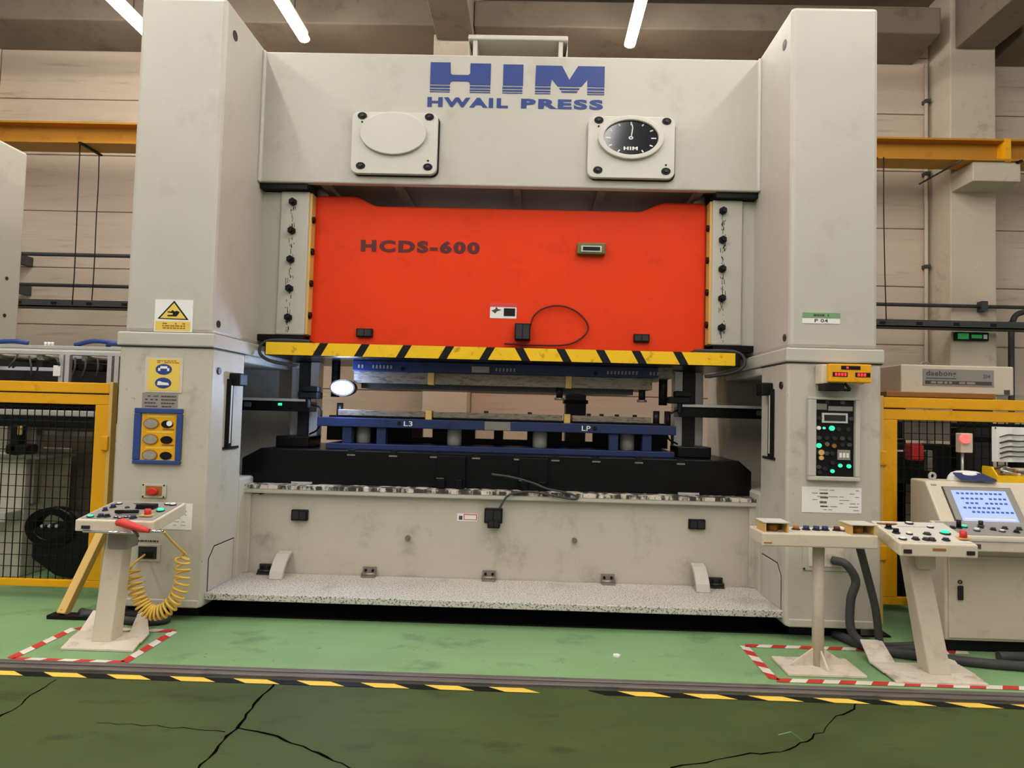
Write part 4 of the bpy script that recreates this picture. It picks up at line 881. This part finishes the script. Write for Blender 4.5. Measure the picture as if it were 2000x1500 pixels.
# feeder machine behind the left fence
MY = 5.75
fm = thing('coil_feeder', 'dark feeder machine with black hopper behind the left fence', 'machine', (-4.3, 6.1, 0))
def fbox(px, Y, dep, name, m, bev=0.01):
    x0, x1, z0, z1 = RC(*px, Y); return MB().box(x0, x1, Y, Y + dep, max(z0, 0.0), z1).build(name, m, fm, bev=bev)
fbox((2, 800, 205, 1210), 6.75, 0.05, 'back_panel', 'roof_concrete')
fbox((-60, 880, 45, 1160), 6.0, 0.6, 'side_frame', 'cream_worn')
fbox((-60, 800, 190, 812), 6.0, 0.1, 'cross_bar', 'aluminium')
fbox((-60, 820, 190, 834), 5.95, 0.1, 'cross_bar', 'black')
fbox((70, 840, 190, 852), 6.1, 0.1, 'cross_bar', 'steel')
fbox((-60, 788, 190, 796), 6.4, 0.1, 'cross_bar', 'dark_steel')
fbox((18, 830, 34, 890), MY, 0.12, 'gripper_arm', 'black', 0.02); fbox((8, 868, 52, 888), MY, 0.15, 'gripper_base', 'black', 0.02); fbox((33, 832, 40, 850), MY - 0.02, 0.03, 'sensor', 'wood_yellow')
fbox((58, 830, 68, 985), 6.05, 0.1, 'upright', 'steel'); fbox((-60, 888, 80, 896), 5.95, 0.5, 'shelf', 'steel')
x0, x1, z0, z1 = RC(60, 1032, 195, 1125, MY); zm_ = z0 + (z1 - z0) * 0.35
MB().prism([(x0, zm_), (x0 + 0.22, z0), (x1, z0 - 0.05), (x1, z1), (x0, z1)], MY, MY + 0.6, 'y').build('hopper', 'black', fm, bev=0.015)
x, z = P(100, 1030, MY); m = MB().ring(x, z, 0.22, 0.17, 0.15, 0.11, MY - 0.02, MY + 0.1, 28); m.build('reel_ring', 'black_oil', fm)
for i in range(3): x, z = P(88 + i * 14, 1026, MY); MB().cyl((x, MY - 0.04, z), (x, MY - 0.02, z), 0.014, n=8).build('bolt', 'aluminium', fm)
fbox((-60, 1000, 10, 1020), 5.8, 0.3, 'ledge', 'aluminium')

# ================================================================== RIGHT SIDE: LEVELLER, CABINET
RY = 6.1
x0, x1, z0, z1 = RC(1762, 714, 1978, 770, RY)
lv = thing('leveller_head', 'cream leveller housing with grey name plate above the right fence', 'machine', ((x0 + x1) / 2, RY + 0.4, 0))
MB().box(x0, x1, RY, RY + 0.8, z0, z1).build('housing', 'beige', lv, bev=0.012)
a0, a1, b0, b1 = RC(1803, 722, 1939, 754, RY); npl = MB().box(a0, a1, RY - 0.006, RY - 0.0005, b0, b1).build('name_plate', 'grey_label', lv)
text_mb('daebong', a0 + 0.03, a0 + 0.30, b1 - 0.075, b1 - 0.015, RY - 0.0075, 0.015).build('name_print', 'ink', npl)
MB().box(a0 + 0.03, a0 + 0.30, RY - 0.0075, RY - 0.006, b1 - 0.088, b1 - 0.08).build('underline', 'ink', npl)
MB().box(a0 + 0.02, a1 - 0.02, RY - 0.0075, RY - 0.006, b0 + 0.012, b0 + 0.045).build('dark_band', 'ink', npl)
tag(bars_in(MB(), a0 + 0.05, a1 - 0.17, b0 + 0.016, b0 + 0.041, RY - 0.0085, 1, 0.8, 0.9).build('band_print', 'grey_label', npl), None, None, kind='stuff')
text_mb('204', a1 - 0.1, a1 - 0.035, b1 - 0.075, b1 - 0.04, RY - 0.0075, 0.01).build('number_print', 'ink', npl)
MB().box(x1 - 0.09, x1 - 0.04, RY - 0.006, RY, z0 + 0.01, z0 + 0.05).build('rating_tag', 'ink', lv)
MB().tube(spline([(x0 + 0.28, RY + 0.2, z1), (x0 + 0.3, RY + 0.2, z1 + 0.035), (x0 + 0.36, RY + 0.2, z1 + 0.035), (x0 + 0.38, RY + 0.2, z1)], 5), 0.01, 6).build('lifting_eye', 'steel', lv)
q0, q1, r0, r1 = RC(1731, 767, 1940, 777, RY - 0.1); MB().box(q0, q1, RY - 0.12, RY + 0.7, r0, r1).build('roller_cover', 'sign_brown', lv, bev=0.005)
for x in (x0 + 0.1, x1 - 0.1): MB().box(x - 0.08, x + 0.08, RY + 0.25, RY + 0.6, 0, z0).build('stand_leg', 'dark_steel', lv)
def rbox(px, Y, dep, name, m, bev=0.008): x0, x1, z0, z1 = RC(*px, Y); return MB().box(x0, x1, Y, Y + dep, z0, z1).build(name, m, lv, bev=bev)
rbox((1742, 823, 1764, 856), 5.7, 0.15, 'motor_box', 'black'); rbox((1740, 812, 1868, 860), 6.3, 0.1, 'cover_sheet', 'steel')
rbox((1740, 868, 1870, 945), 6.0, 0.25, 'roller_frame', 'black'); rbox((1745, 878, 1810, 884), 5.75, 0.06, 'chrome_shaft', 'chrome')
rbox((1781, 867, 1806, 900), 5.68, 0.12, 'red_cover', 'red', 0.02); rbox((1868, 828, 2010, 836), 5.75, 0.08, 'cross_bar', 'black'); rbox((1868, 836, 1876, 930), 5.75, 0.08, 'upright', 'black')
rbox((1730, 945, 1800, 1170), 6.35, 0.08, 'lower_panel', 'roof_concrete'); rbox((1730, 1080, 1790, 1165), 5.75, 0.3, 'drive_housing', 'black'); rbox((1900, 853, 1940, 864), 5.7, 0.1, 'cable_bar', 'black')
rbox((1985, 900, 2030, 945), 5.6, 0.1, 'black_guard', 'black'); rbox((1812, 880, 1822, 920), 5.7, 0.06, 'rod', 'steel')

# paper in a bag on the fence
x0, x1, z0, z1 = RC(1938, 835, 2030, 902, FY - 0.04)
t = thing('fence_notice', 'white notice sheet with grey scribbles hanging on the right fence', 'notice', ((x0 + x1) / 2, FY, z0))
n = 10; m = MB()
for i in range(n):
    xa, xb = x0 + (x1 - x0) * i / n, x0 + (x1 - x0) * (i + 1) / n; ya, yb_ = FY - 0.045 + 0.008 * math.sin(i * 1.3), FY - 0.045 + 0.008 * math.sin((i + 1) * 1.3)
    m.quad((xa, ya, z0), (xb, yb_, z0), (xb, yb_, z1), (xa, ya, z1))
sh = m.build('sheet', 'paper', t); sm = sh.modifiers.new('thick', 'SOLIDIFY'); sm.thickness = 0.003
for i, v in enumerate((0.75, 0.58, 0.42, 0.28, 0.14)):
    zc = z0 + v * (z1 - z0); pts = [(x0 + 0.05, FY - 0.062, zc - 0.012), (x0 + 0.12, FY - 0.062, zc + 0.008), (x0 + 0.2, FY - 0.062, zc + 0.004), (x0 + 0.33, FY - 0.062, zc + 0.014)]
    MB().tube(spline(pts, 5), 0.005 + 0.002 * (i % 2), 5).build('stroke', 'rubber', t)
for x in (x0 + 0.03, x1 - 0.03): MB().cyl((x, FY - 0.045, z1 - 0.01), (x, FY + 0.0, z1 - 0.01), 0.006, n=6).build('tie', 'black', t)

# operator cabinet with screen
KY = 4.78
kx0 = P(1846, 1150, KY)[0]; kx1 = kx0 + 1.02; kb = P(1860, 1251, KY)[1]; kzd = P(1900, 1080, KY)[1]; ktop = P(1900, 942, 4.98)[1]
t = thing('operator_cabinet', 'beige operator cabinet with blue lit screen and button desk', 'cabinet', ((kx0 + kx1) / 2, 5.0, 0))
MB().prism([(KY, kb), (5.22, kb), (5.22, ktop), (5.02, ktop), (KY - 0.0, kzd + 0.14), (KY, kzd)], kx0, kx1, 'x').build('body', 'beige', t, bev=0.012)
MB().box(kx0 + 0.05, kx1 - 0.05, KY + 0.06, 5.2, 0.0, kb).build('plinth', 'black', t)
MB().box(kx0 + 0.02, kx1 - 0.02, KY - 0.012, KY - 0.0005, kb + 0.02, kzd - 0.02).build('door', 'beige', t, bev=0.006)
hx, hzz = P(1876, 1158, KY - 0.02); hd = MB().box(hx - 0.018, hx + 0.018, KY - 0.03, KY - 0.012, hzz - 0.05, hzz + 0.05).build('door_handle', 'dark_steel', t, bev=0.006)
MB().ring(hx, hzz + 0.075, 0.016, 0.014, 0.008, 0.007, KY - 0.02, KY - 0.012, 12).build('lock', 'rubber', t)
# desk in front of the screen
dY0 = 4.52; dz0, dz1 = P(1920, 1078, dY0)[1], P(1920, 1048, dY0)[1]; ddx0 = P(1868, 1060, dY0)[0]
desk = MB().prism([(dY0, dz0), (KY + 0.05, dz0), (KY + 0.05, dz1 + 0.055), (dY0, dz1)], ddx0, ddx0 + 1.0, 'x').build('desk', 'beige', t, bev=0.008)
sl = 0.055 / (KY + 0.05 - dY0)
MB().prism([(dY0 + 0.02, dz1 + 0.02 * sl), (KY + 0.02, dz1 + sl * 0.28), (KY + 0.02, dz1 + sl * 0.28 + 0.003), (dY0 + 0.02, dz1 + 0.02 * sl + 0.003)], ddx0 + 0.02, ddx0 + 0.98, 'x').build('desk_panel', 'grey_label', t)
for i, (u, v, mm, h) in enumerate(((0.06, 0.14, 'navy', 0.012), (0.11, 0.15, 'black', 0.05), (0.16, 0.17, 'led_green', 0.01), (0.20, 0.1, 'white', 0.016), (0.27, 0.17, 'rubber', 0.012), (0.33, 0.13, 'rubber', 0.012), (0.30, 0.21, 'dark_steel', 0.03), (0.37, 0.10, 'white', 0.01), (0.43, 0.16, 'rubber', 0.012), (0.46, 0.09, 'black', 0.012), (0.52, 0.15, 'rubber', 0.014), (0.60, 0.12, 'red', 0.014), (0.7, 0.15, 'black', 0.014), (0.82, 0.12, 'white', 0.014))):
    x, y, z = ddx0 + u, dY0 + v, dz1 + v * sl + 0.002; b_ = MB().cyl((x, y, z), (x, y, z + 0.006), 0.022, n=12).build('button_ring', 'dark_steel', t); MB().cyl((x, y, z + 0.006), (x, y, z + 0.006 + h), 0.015, n=12).build('button', mm, t)
MB().box(ddx0 + 0.03, ddx0 + 0.16, dY0 - 0.004, dY0, dz0 + 0.02, dz0 + 0.05).build('desk_label', 'ink', t)
MB().box(ddx0 + 0.02, ddx0 + 1.0, dY0 - 0.008, dY0, dz1 - 0.03, dz1 - 0.015).build('desk_trim', 'white_plate', t)
# screen on the sloping face
A_ = Vector((0, KY, kzd + 0.14)); B_ = Vector((0, 5.02, ktop)); up_ = (B_ - A_); Ls = up_.length; up_.normalize(); nrm = Vector((0, -up_.z, up_.y))
def sface(u0, u1, v0, v1, off, th, name, m_):
    mb = MB(); c = [A_ + up_ * (v * Ls) + nrm * o for v in (v0, v1) for o in (off, off + th)]
    mb.prism([(c[0].y, c[0].z), (c[1].y, c[1].z), (c[3].y, c[3].z), (c[2].y, c[2].z)], kx0 + u0, kx0 + u1, 'x'); return mb.build(name, m_, t)
sface(0.10, 0.60, 0.10, 0.88, 0.0, 0.008, 'screen_gasket', 'rubber'); sface(0.106, 0.594, 0.115, 0.865, 0.0, 0.014, 'screen_bezel', 'grey_label'); sface(0.15, 0.545, 0.20, 0.80, 0.014, 0.002, 'screen', 'screen')
for v, a, b in ((0.72, 0.18, 0.50), (0.62, 0.20, 0.34), (0.62, 0.40, 0.52), (0.53, 0.22, 0.30), (0.53, 0.36, 0.50), (0.44, 0.19, 0.45), (0.36, 0.24, 0.52)):
    x = a
    while x < b: sface(x, x + 0.022, v, v + 0.035, 0.016, 0.001, 'screen_text', 'screen_line'); x += 0.034
sface(0.17, 0.53, 0.225, 0.26, 0.016, 0.001, 'screen_bar', 'white')
sface(0.03, 0.07, 0.9, 0.93, 0.0, 0.003, 'rating_plate', 'grey_label')
ey, ez = 5.1, ktop; m = MB().ring(kx0 + 0.1, ez + 0.03, 0.028, 0.03, 0.014, 0.015, ey - 0.008, ey + 0.008, 16); m.build('lifting_eye', 'aluminium', t)
# things lying on the cabinet
cx, cz = kx0 + 0.36, ktop + 0.002; t = thing('visor_cap', 'navy blue cap with white top lying on the operator cabinet', 'cap', (cx, 5.1, cz))
m = MB(); b = 0; rows = []
prof = [(0.0, 0.075), (0.07, 0.07), (0.11, 0.055), (0.13, 0.03), (0.14, 0.0)]
for r_, h_ in prof: rows.append([(cx + r_ * math.cos(a), 5.11 + 0.62 * r_ * math.sin(a), cz + h_) for a in [2 * math.pi * i / 24 for i in range(24)]])
for k in range(4):
    for i in range(24): m.quad(rows[k][i], rows[k][(i + 1) % 24], rows[k + 1][(i + 1) % 24], rows[k + 1][i])
m.build('crown', 'white', t)
m = MB(); 
pts = [(cx - 0.13, 5.06, cz + 0.05), (cx + 0.08, 5.04, cz + 0.05), (cx + 0.17, 5.02, cz + 0.008), (cx + 0.13, 4.985, cz + 0.001), (cx - 0.12, 4.99, cz + 0.012)]
m.v += pts + [(p[0], p[1] + 0.01, p[2] + 0.012) for p in pts]; m.face([0, 1, 2, 3, 4]); m.face([9, 8, 7, 6, 5])
for i in range(5): j = (i + 1) % 5; m.face([i, j, j + 5, i + 5])
m.build('visor', 'navy', t, bev=0.004)
cx = kx0 + 0.71; t = thing('parts_tray', 'yellow open parts tray full of metal bits on the operator cabinet', 'tray', (cx, 5.1, ktop + 0.001)); z_ = ktop + 0.001
MB().box(cx - 0.17, cx + 0.17, 5.04, 5.2, z_, z_ + 0.012).build('bottom', 'wood_yellow', t)
MB().box(cx - 0.17, cx + 0.17, 5.035, 5.045, z_, z_ + 0.05).build('front_lip', 'hazard_yellow', t)
MB().box(cx - 0.17, cx + 0.17, 5.195, 5.205, z_, z_ + 0.1).build('back_side', 'wood_yellow', t)
for s in (-1, 1): MB().prism([(5.04, z_), (5.2, z_), (5.2, z_ + 0.11), (5.1, z_ + 0.11), (5.04, z_ + 0.05)], cx + s * 0.165 - 0.006, cx + s * 0.165 + 0.006, 'x').build('end_side', 'hazard_yellow', t)
for i in range(12):
    x = cx + random.uniform(-0.12, 0.12); y = 5.12 + random.uniform(-0.05, 0.05); z = z_ + 0.05 + random.uniform(0, 0.05); a = random.uniform(0, 3.1); l = 0.06
    MB().cyl((x - l * math.cos(a), y - 0.02, z), (x + l * math.cos(a), y + 0.02, z + random.uniform(-0.02, 0.03)), random.uniform(0.008, 0.016), n=7).build('metal_bit', ('aluminium', 'steel', 'rubber')[i % 3], t)
bx_0, bz_0 = P(1884, 885, 5.18); t = thing('signal_lamp', 'small beige signal box with glowing pink red lamp on a thin pole', 'signal lamp', (bx_0, 5.18, ktop))
MB().cyl((bx_0, 5.207, ktop), (bx_0, 5.207, bz_0), 0.01, n=8).build('pole', 'aluminium', t); MB().box(bx_0 - 0.045, bx_0 + 0.045, 5.15, 5.22, P(1884, 884, 5.18)[1], P(1884, 846, 5.18)[1]).build('box', 'beige', t, bev=0.006)
rx, rz = P(1884, 857, 5.14); MB().ell(rx, rz, 0.04, 0.036, 5.125, 5.15, 18).build('lamp', 'led_pink', t)

# ================================================================== CONTROL STANDS
def bent_base(t, cx, y0, w, sh=0.0):
    """sheet steel foot: flat tread, bevelled front lip and two bent-up rear tongues"""
    def shr(m): m.v = [(p[0] + sh * (p[1] - y0), p[1], p[2]) for p in m.v]; return m
    shr(MB().box(cx - w, cx + w, y0 + 0.13, y0 + 0.30, 0.012, 0.026)).build('base_plate', 'beige_dirty', t, bev=0.004)
    shr(MB().prism([(y0, 0.001), (y0 + 0.13, 0.012), (y0 + 0.13, 0.026), (y0, 0.016)], cx - w * 0.97, cx + w * 0.97, 'x')).build('base_lip', 'beige_dirty', t, bev=0.003)
    for sg in (-1, 1):
        xa = cx + sg * w; xb = cx + sg * w * 0.42; f = xa - sg * 0.02 - (0.06 if cx < 0 and sg > 0 else 0)
        m = MB(); P0 = [(xa, y0 + 0.30, 0.006), (xb, y0 + 0.30, 0.006), (xb, y0 + 0.48, 0.10), (f, y0 + 0.48, 0.10)]
        m.v += P0 + [(p[0], p[1] - 0.003, p[2] + 0.012) for p in P0]; m.face([0, 1, 2, 3]); m.face([7, 6, 5, 4])
        for i in range(4): j = (i + 1) % 4; m.face([i, j, j + 4, i + 4])
        shr(m).build('base_tongue', 'beige_dirty', t, bev=0.003)
def lean_post(t, x, y0, z0, y1, z1, w, m_='beige', dx_=0.0):
    mb = MB(); mb.prism([(y0, z0), (y0 + 0.14, z0), (y1 + 0.10, z1), (y1, z1)], x - w, x + w, 'x')
    mb.v = [(p[0] + (dx_ if p[2] > z0 + 0.1 else 0), p[1], p[2]) for p in mb.v]; return mb.build('post', m_, t, bev=0.012)
def panel_box(t, x0, x1, ya, za, yb, zb, h, name='console_box'):
    """shallow box with a top sloping up to the rear"""
    MB().prism([(ya, za - h), (yb, zb - h * 1.05), (yb, zb), (ya, za)], x0, x1, 'x').build(name, 'beige', t, bev=0.008)
    k = (zb - za) / (yb - ya); e = 0.02
    MB().prism([(ya + e, za + k * e), (yb - e, zb - k * e), (yb - e, zb - k * e + 0.003), (ya + e, za + k * e + 0.003)], x0 + e, x1 - e, 'x').build('face_plate', 'grey_label' if x0 < 0 else 'white_plate', t)
    return lambda u, v: Vector((x0 + (x1 - x0) * u, ya + (yb - ya) * v, za + (zb - za) * v + 0.003))
def button(t, p, r_, h_, m_, ring=True, name='button'):
    if ring: MB().cyl(p, p + Vector((0, 0, 0.006)), r_ * 1.35, n=14).build('button_ring', 'dark_steel', t)
    return MB().cyl(p + Vector((0, 0, 0.004)), p + Vector((0, 0, h_)), r_, r_ * 0.9, n=14).build(name, m_, t)
# left stand
Yf, Yb_ = 4.28, 4.68
x0 = P(146, 1026, Yf)[0]; x1 = P(300, 1028, Yf)[0]; za = P(220, 1017, Yf)[1]; zb_ = P(260, 979, Yb_)[1]; lxc = (x0 + x1) / 2
ls = thing('control_stand', 'beige control stand with coloured buttons left of the press', 'control stand', (lxc, 4.4, 0))
lbx = P(190, 1262, 4.35)[0] + 0.03
bent_base(ls, lbx, 4.30, 0.245, -0.26); lean_post(ls, lbx - 0.045, 4.40, 0.017, 4.50, za - 0.07, 0.065, dx_=0.01)
MB().box(lbx - 0.07, lbx + 0.06, 4.46, 4.60, za - 0.22, za - 0.07).build('box_neck', 'grey_label', ls, bev=0.008)
UV = panel_box(ls, x0, x1, Yf, za, Yb_, zb_, 0.075)
for u, v, r_, h_, m_ in ((0.13, 0.12, 0.016, 0.014, 'led_green'), (0.25, 0.15, 0.018, 0.02, 'navy'), (0.33, 0.15, 0.016, 0.018, 'black'), (0.15, 0.45, 0.014, 0.022, 'navy'), (0.17, 0.62, 0.016, 0.022, 'navy'), (0.16, 0.8, 0.016, 0.012, 'white'), (0.40, 0.35, 0.014, 0.012, 'white'), (0.46, 0.12, 0.012, 0.012, 'chrome'), (0.52, 0.10, 0.012, 0.012, 'chrome'), (0.58, 0.14, 0.012, 0.012, 'chrome'), (0.68, 0.12, 0.018, 0.018, 'navy'), (0.80, 0.26, 0.022, 0.045, 'red'), (0.86, 0.5, 0.02, 0.02, 'led_green'), (0.80, 0.85, 0.016, 0.012, 'white'), (0.88, 0.83, 0.018, 0.016, 'white'), (0.36, 0.62, 0.012, 0.01, 'rubber'), (0.5, 0.62, 0.012, 0.01, 'rubber')):
    button(ls, UV(u, v), r_, h_, m_)
p = UV(0.8, 0.26); MB().box(p.x - 0.04, p.x + 0.04, p.y - 0.035, p.y + 0.03, p.z, p.z + 0.008).build('button_guard', 'wood_yellow', ls)
for a, b, r_ in (((0.38, 0.26), (0.66, 0.30), 0.012),): MB().cyl(UV(*a) + Vector((0, 0, 0.02)), UV(*b) + Vector((0, 0, 0.02)), r_, n=8).build('selector_lever', 'black', ls)
p = UV(0.62, 0.62); MB().box(p.x - 0.06, p.x + 0.06, p.y - 0.03, p.y + 0.04, p.z, p.z + 0.03).build('black_terminal', 'black', ls, bev=0.006)
p = UV(0.5, 0.85); MB().box(p.x - 0.08, p.x + 0.05, p.y - 0.01, p.y + 0.02, p.z, p.z + 0.002).build('print_strip', 'ink', ls)
MB().cyl((x0 + 0.07, Yf - 0.02, za - 0.07), (x1 - 0.12, Yf - 0.02, za - 0.07), 0.008, n=8).build('hand_rail', 'chrome', ls)
MB().box(x0 + 0.05, x0 + 0.10, Yf - 0.012, Yf, za - 0.055, za - 0.035).build('latch', 'dark_steel', ls)
# air gun with coiled hose
gx, gz = P(262, 1030, Yf - 0.04)
ag = thing('air_gun', 'red air blow gun with yellow coiled hose hung on the left control stand', 'air gun', (gx, Yf - 0.04, gz))
hg = MB().tube([(gx - 0.11, Yf - 0.04, gz + 0.025), (gx - 0.08, Yf - 0.045, gz + 0.03), (gx - 0.02, Yf - 0.045, gz + 0.012), (gx + 0.06, Yf - 0.04, gz - 0.012), (gx + 0.10, Yf - 0.04, gz - 0.02)], [0.02, 0.028, 0.026, 0.02, 0.014], 10); hg.build('handle', 'cloth_red', ag)
MB().tube([(gx - 0.01, Yf - 0.04, gz - 0.01), (gx + 0.02, Yf - 0.04, gz - 0.04), (gx + 0.03, Yf - 0.04, gz - 0.06)], 0.008, 7).build('trigger', 'rubber', ag)
MB().cyl((gx + 0.10, Yf - 0.04, gz - 0.02), (gx + 0.17, Yf, gz - 0.03), 0.010, n=8).build('coupling', 'chrome', ag)
hy = 4.62
path = [P(300, 1042, 4.4), P(335, 1056, 4.45), P(362, 1082, hy)]
tail = [(gx + 0.17, Yf, gz - 0.03), (path[1][0], 4.45, path[1][1]), (path[2][0], hy, path[2][1])]
uc = [Vector((P(px, py, hy)[0], hy, P(px, py, hy)[1])) for px, py in ((362, 1082), (356, 1098), (357, 1122), (353, 1145), (344, 1168), (325, 1190), (300, 1197), (280, 1184), (268, 1160), (262, 1135), (259, 1112))]
cp = spline(uc, 26); hel = []; ph = 0.0
for i, q in enumerate(cp):
    tdir = (cp[min(i + 1, len(cp) - 1)] - cp[max(0, i - 1)]).normalized(); side = Vector((0, 1, 0)); nn = tdir.cross(side)
    fr_ = i / len(cp); low = math.exp(-((fr_ - 0.62) / 0.2) ** 2); ph += 0.42 + 0.5 * low; rr = 0.045 * min(1, (i / 20), 1) + 0.002
    hel.append(q + (nn * math.cos(ph) + side * 0.8 * math.sin(ph)) * rr)
# a smoother helix: resample the turns
fine_h = spline(hel, 3)
MB().tube(spline(tail, 8) + fine_h + [Vector((P(262, 1100, 4.75)[0], 4.75, P(262, 1100, 4.75)[1])), Vector((P(285, 1082, 4.93)[0], 4.925, P(285, 1082, 4.93)[1]))], 0.0085, 6).build('coiled_hose', 'hose_yellow', ag)

# two-hand button table on a round post
TY = 4.22
x0 = P(1489, 1050, TY)[0]; x1 = P(1716, 1055, TY)[0]; zt0 = P(1600, 1070, TY)[1]; zt1 = P(1600, 1043, TY)[1]; cx = P(1598, 1180, 4.42)[0]
tb = thing('button_table', 'beige two hand button table on a single round post', 'control stand', (cx, 4.42, 0))
MB().box(x0, x1, TY, TY + 0.26, zt0, zt1).build('tray', 'beige', tb, bev=0.01)
MB().box(x0 + 0.08, x1 - 0.08, TY + 0.08, TY + 0.2, zt1, zt1 + 0.004).build('tray_inset', 'white_plate', tb)
for px in (1516, 1685):
    a0, a1, b0, b1 = RC(px - 23, 1016, px + 23, 1034, TY + 0.02)
    for nm, q in (('guard_back', (a0 + 0.01, a1 - 0.01, TY + 0.15, TY + 0.16)), ('guard_side', (a0, a0 + 0.01, TY + 0.01, TY + 0.16)), ('guard_side', (a1 - 0.01, a1, TY + 0.01, TY + 0.16))):
        MB().box(q[0], q[1], q[2], q[3], zt1, zt1 + 0.058).build(nm, 'wood_yellow', tb)
    MB().box(a0 - 0.008, a1 + 0.008, TY + 0.005, TY + 0.17, zt1 + 0.058, zt1 + 0.064).build('guard_top', 'white_plate', tb)
    MB().cyl(((a0 + a1) / 2, TY + 0.09, zt1), ((a0 + a1) / 2, TY + 0.09, zt1 + 0.045), 0.035, n=16).build('palm_button', 'sign_brown', tb)
for px, m_ in ((1557, 'sign_brown'), (1577, 'navy'), (1597, 'navy'), (1614, 'navy'), (1637, 'dark_red'), (1648, 'white')):
    x = P(px, 1030, TY + 0.1)[0]; button(tb, Vector((x, TY + 0.12, zt1 + 0.004)), 0.02, 0.026, m_)
MB().cyl((cx, 4.42, 0.02), (cx, 4.42, zt0), 0.037, n=20).build('post', 'beige', tb)
MB().box(cx - 0.25, cx + 0.24, 4.26, 4.56, 0.001, 0.02).build('base_plate', 'beige_dirty', tb, bev=0.004)
for ang in (0, 90, 180, 270):
    m = MB().prism([(0.03, 0.02), (0.19 if ang % 180 == 0 else 0.12, 0.02), (0.19 if ang % 180 == 0 else 0.12, 0.03), (0.03, 0.13)], -0.006, 0.006, 'y'); m.xf(Matrix.Translation((cx, 4.42, 0)) @ Matrix.Rotation(rad(ang + 8), 4, 'Z')); m.build('gusset', 'beige_dirty', tb)
MB().box(x0 + 0.01, x0 + 0.06, TY - 0.003, TY, zt0 + 0.02, zt0 + 0.026).build('edge_mark', 'sign_brown', tb)
# right stand
Yf, Yb_ = 4.15, 4.50
x0 = P(1757, 1072, Yf)[0]; x1 = P(1911, 1074, Yf)[0]; za = P(1830, 1063, Yf)[1]; zb_ = P(1790, 1019, Yb_)[1]
rs = thing('control_stand', 'beige control stand with red stop button between button table and cabinet', 'control stand', ((x0 + x1) / 2, 4.3, 0))
rbx = P(1850, 1322, 4.25)[0] - 0.06
bent_base(rs, rbx, 4.20, 0.29); lean_post(rs, rbx + 0.055, 4.30, 0.017, 4.42, za - 0.07, 0.07, dx_=-0.09)
MB().box(rbx - 0.05, rbx + 0.06, 4.36, 4.46, za - 0.2, za - 0.06).build('box_neck', 'beige', rs, bev=0.008)
UV = panel_box(rs, x0, x1, Yf, za, Yb_, zb_, 0.08)
for u, v, r_, h_, m_ in ((0.10, 0.15, 0.018, 0.012, 'white'), (0.12, 0.42, 0.018, 0.028, 'black'), (0.10, 0.62, 0.018, 0.028, 'black'), (0.28, 0.38, 0.015, 0.014, 'white'), (0.27, 0.16, 0.018, 0.016, 'rubber'), (0.40, 0.15, 0.017, 0.016, 'rubber'), (0.47, 0.14, 0.018, 0.018, 'rubber'), (0.52, 0.4, 0.018, 0.014, 'rubber'), (0.66, 0.16, 0.018, 0.016, 'navy'), (0.78, 0.45, 0.024, 0.022, 'led_green'), (0.92, 0.24, 0.022, 0.05, 'red'), (0.70, 0.72, 0.016, 0.012, 'white'), (0.48, 0.88, 0.02, 0.012, 'white')):
    button(rs, UV(u, v), r_, h_, m_)
p = UV(0.16, 0.84); MB().ell(0, 0, 0.065, 0.028, 0, 0.004, 20).xf(Matrix.Translation(p) @ Matrix.Rotation(rad(90), 4, 'X')).build('warning_disc', 'sign_brown', rs)
p = UV(0.92, 0.24); MB().box(p.x - 0.035, p.x + 0.035, p.y - 0.03, p.y + 0.03, p.z, p.z + 0.008).build('button_guard', 'wood_yellow', rs)
for u in (0.35, 0.55): 
    p = UV(u, 0.72); MB().box(p.x - 0.045, p.x + 0.045, p.y, p.y + 0.012, p.z, p.z + 0.0015).build('print_strip', 'sign_brown', rs)
for u in (0.1, 0.9): x = x0 + (x1 - x0) * u; MB().box(x - 0.025, x + 0.025, Yf - 0.008, Yf, za - 0.06, za - 0.035).build('latch', 'dark_steel', rs, bev=0.003)
MB().box(x0 + 0.2, x0 + 0.28, Yf - 0.003, Yf, za - 0.04, za - 0.025).build('name_tag', 'sign_brown', rs)
# conduits
def conduit(pts, r_, label, m_='rubber'):
    pts = [Vector(p) for p in pts]; return tag(MB().tube(spline(pts, 9), r_, 9).build('conduit', m_, None), label, 'conduit')
c0 = P(1626, 1094, CF - 0.01); f1 = FL(1640, 1225, 0.1); f2 = FL(1700, 1265)
conduit([(c0[0], CF - 0.012, c0[1]), (c0[0] + 0.06, CF - 0.09, c0[1] - 0.01), (c0[0] + 0.12, CF - 0.11, c0[1] - 0.12), (c0[0] + 0.08, CF - 0.12, 0.33), (c0[0] + 0.08, CF - 0.15, 0.12), (c0[0] + 0.22, CF - 0.22, 0.035), (c0[0] + 0.45, CF - 0.20, 0.032), (c0[0] + 0.7, CF - 0.12, 0.03)], 0.030, 'thick grey conduit curving down from the connector plate to the floor')
x_ = P(1680, 1075, 4.4)[0]
conduit([(x_, 4.42, zt0 - 0.001), (x_ + 0.06, 4.47, zt0 - 0.14), (x_ + 0.2, 4.6, 0.35), (x_ + 0.28, 4.70, 0.1), (x_ + 0.36, 4.80, 0.03), (x_ + 0.62, 4.84, 0.03)], 0.026, 'dark grey conduit hanging from the button table down to the floor')
conduit([(2.25, 5.02, 0.04), (2.40, 4.72, 0.032), (2.72, 4.60, 0.032), (3.1, 4.50, 0.032), (3.5, 4.48, 0.032), (3.8, 4.56, 0.032), (3.6, 4.66, 0.032), (3.2, 4.66, 0.032)], 0.032, 'thick grey conduit looping over the floor in front of the cabinet')
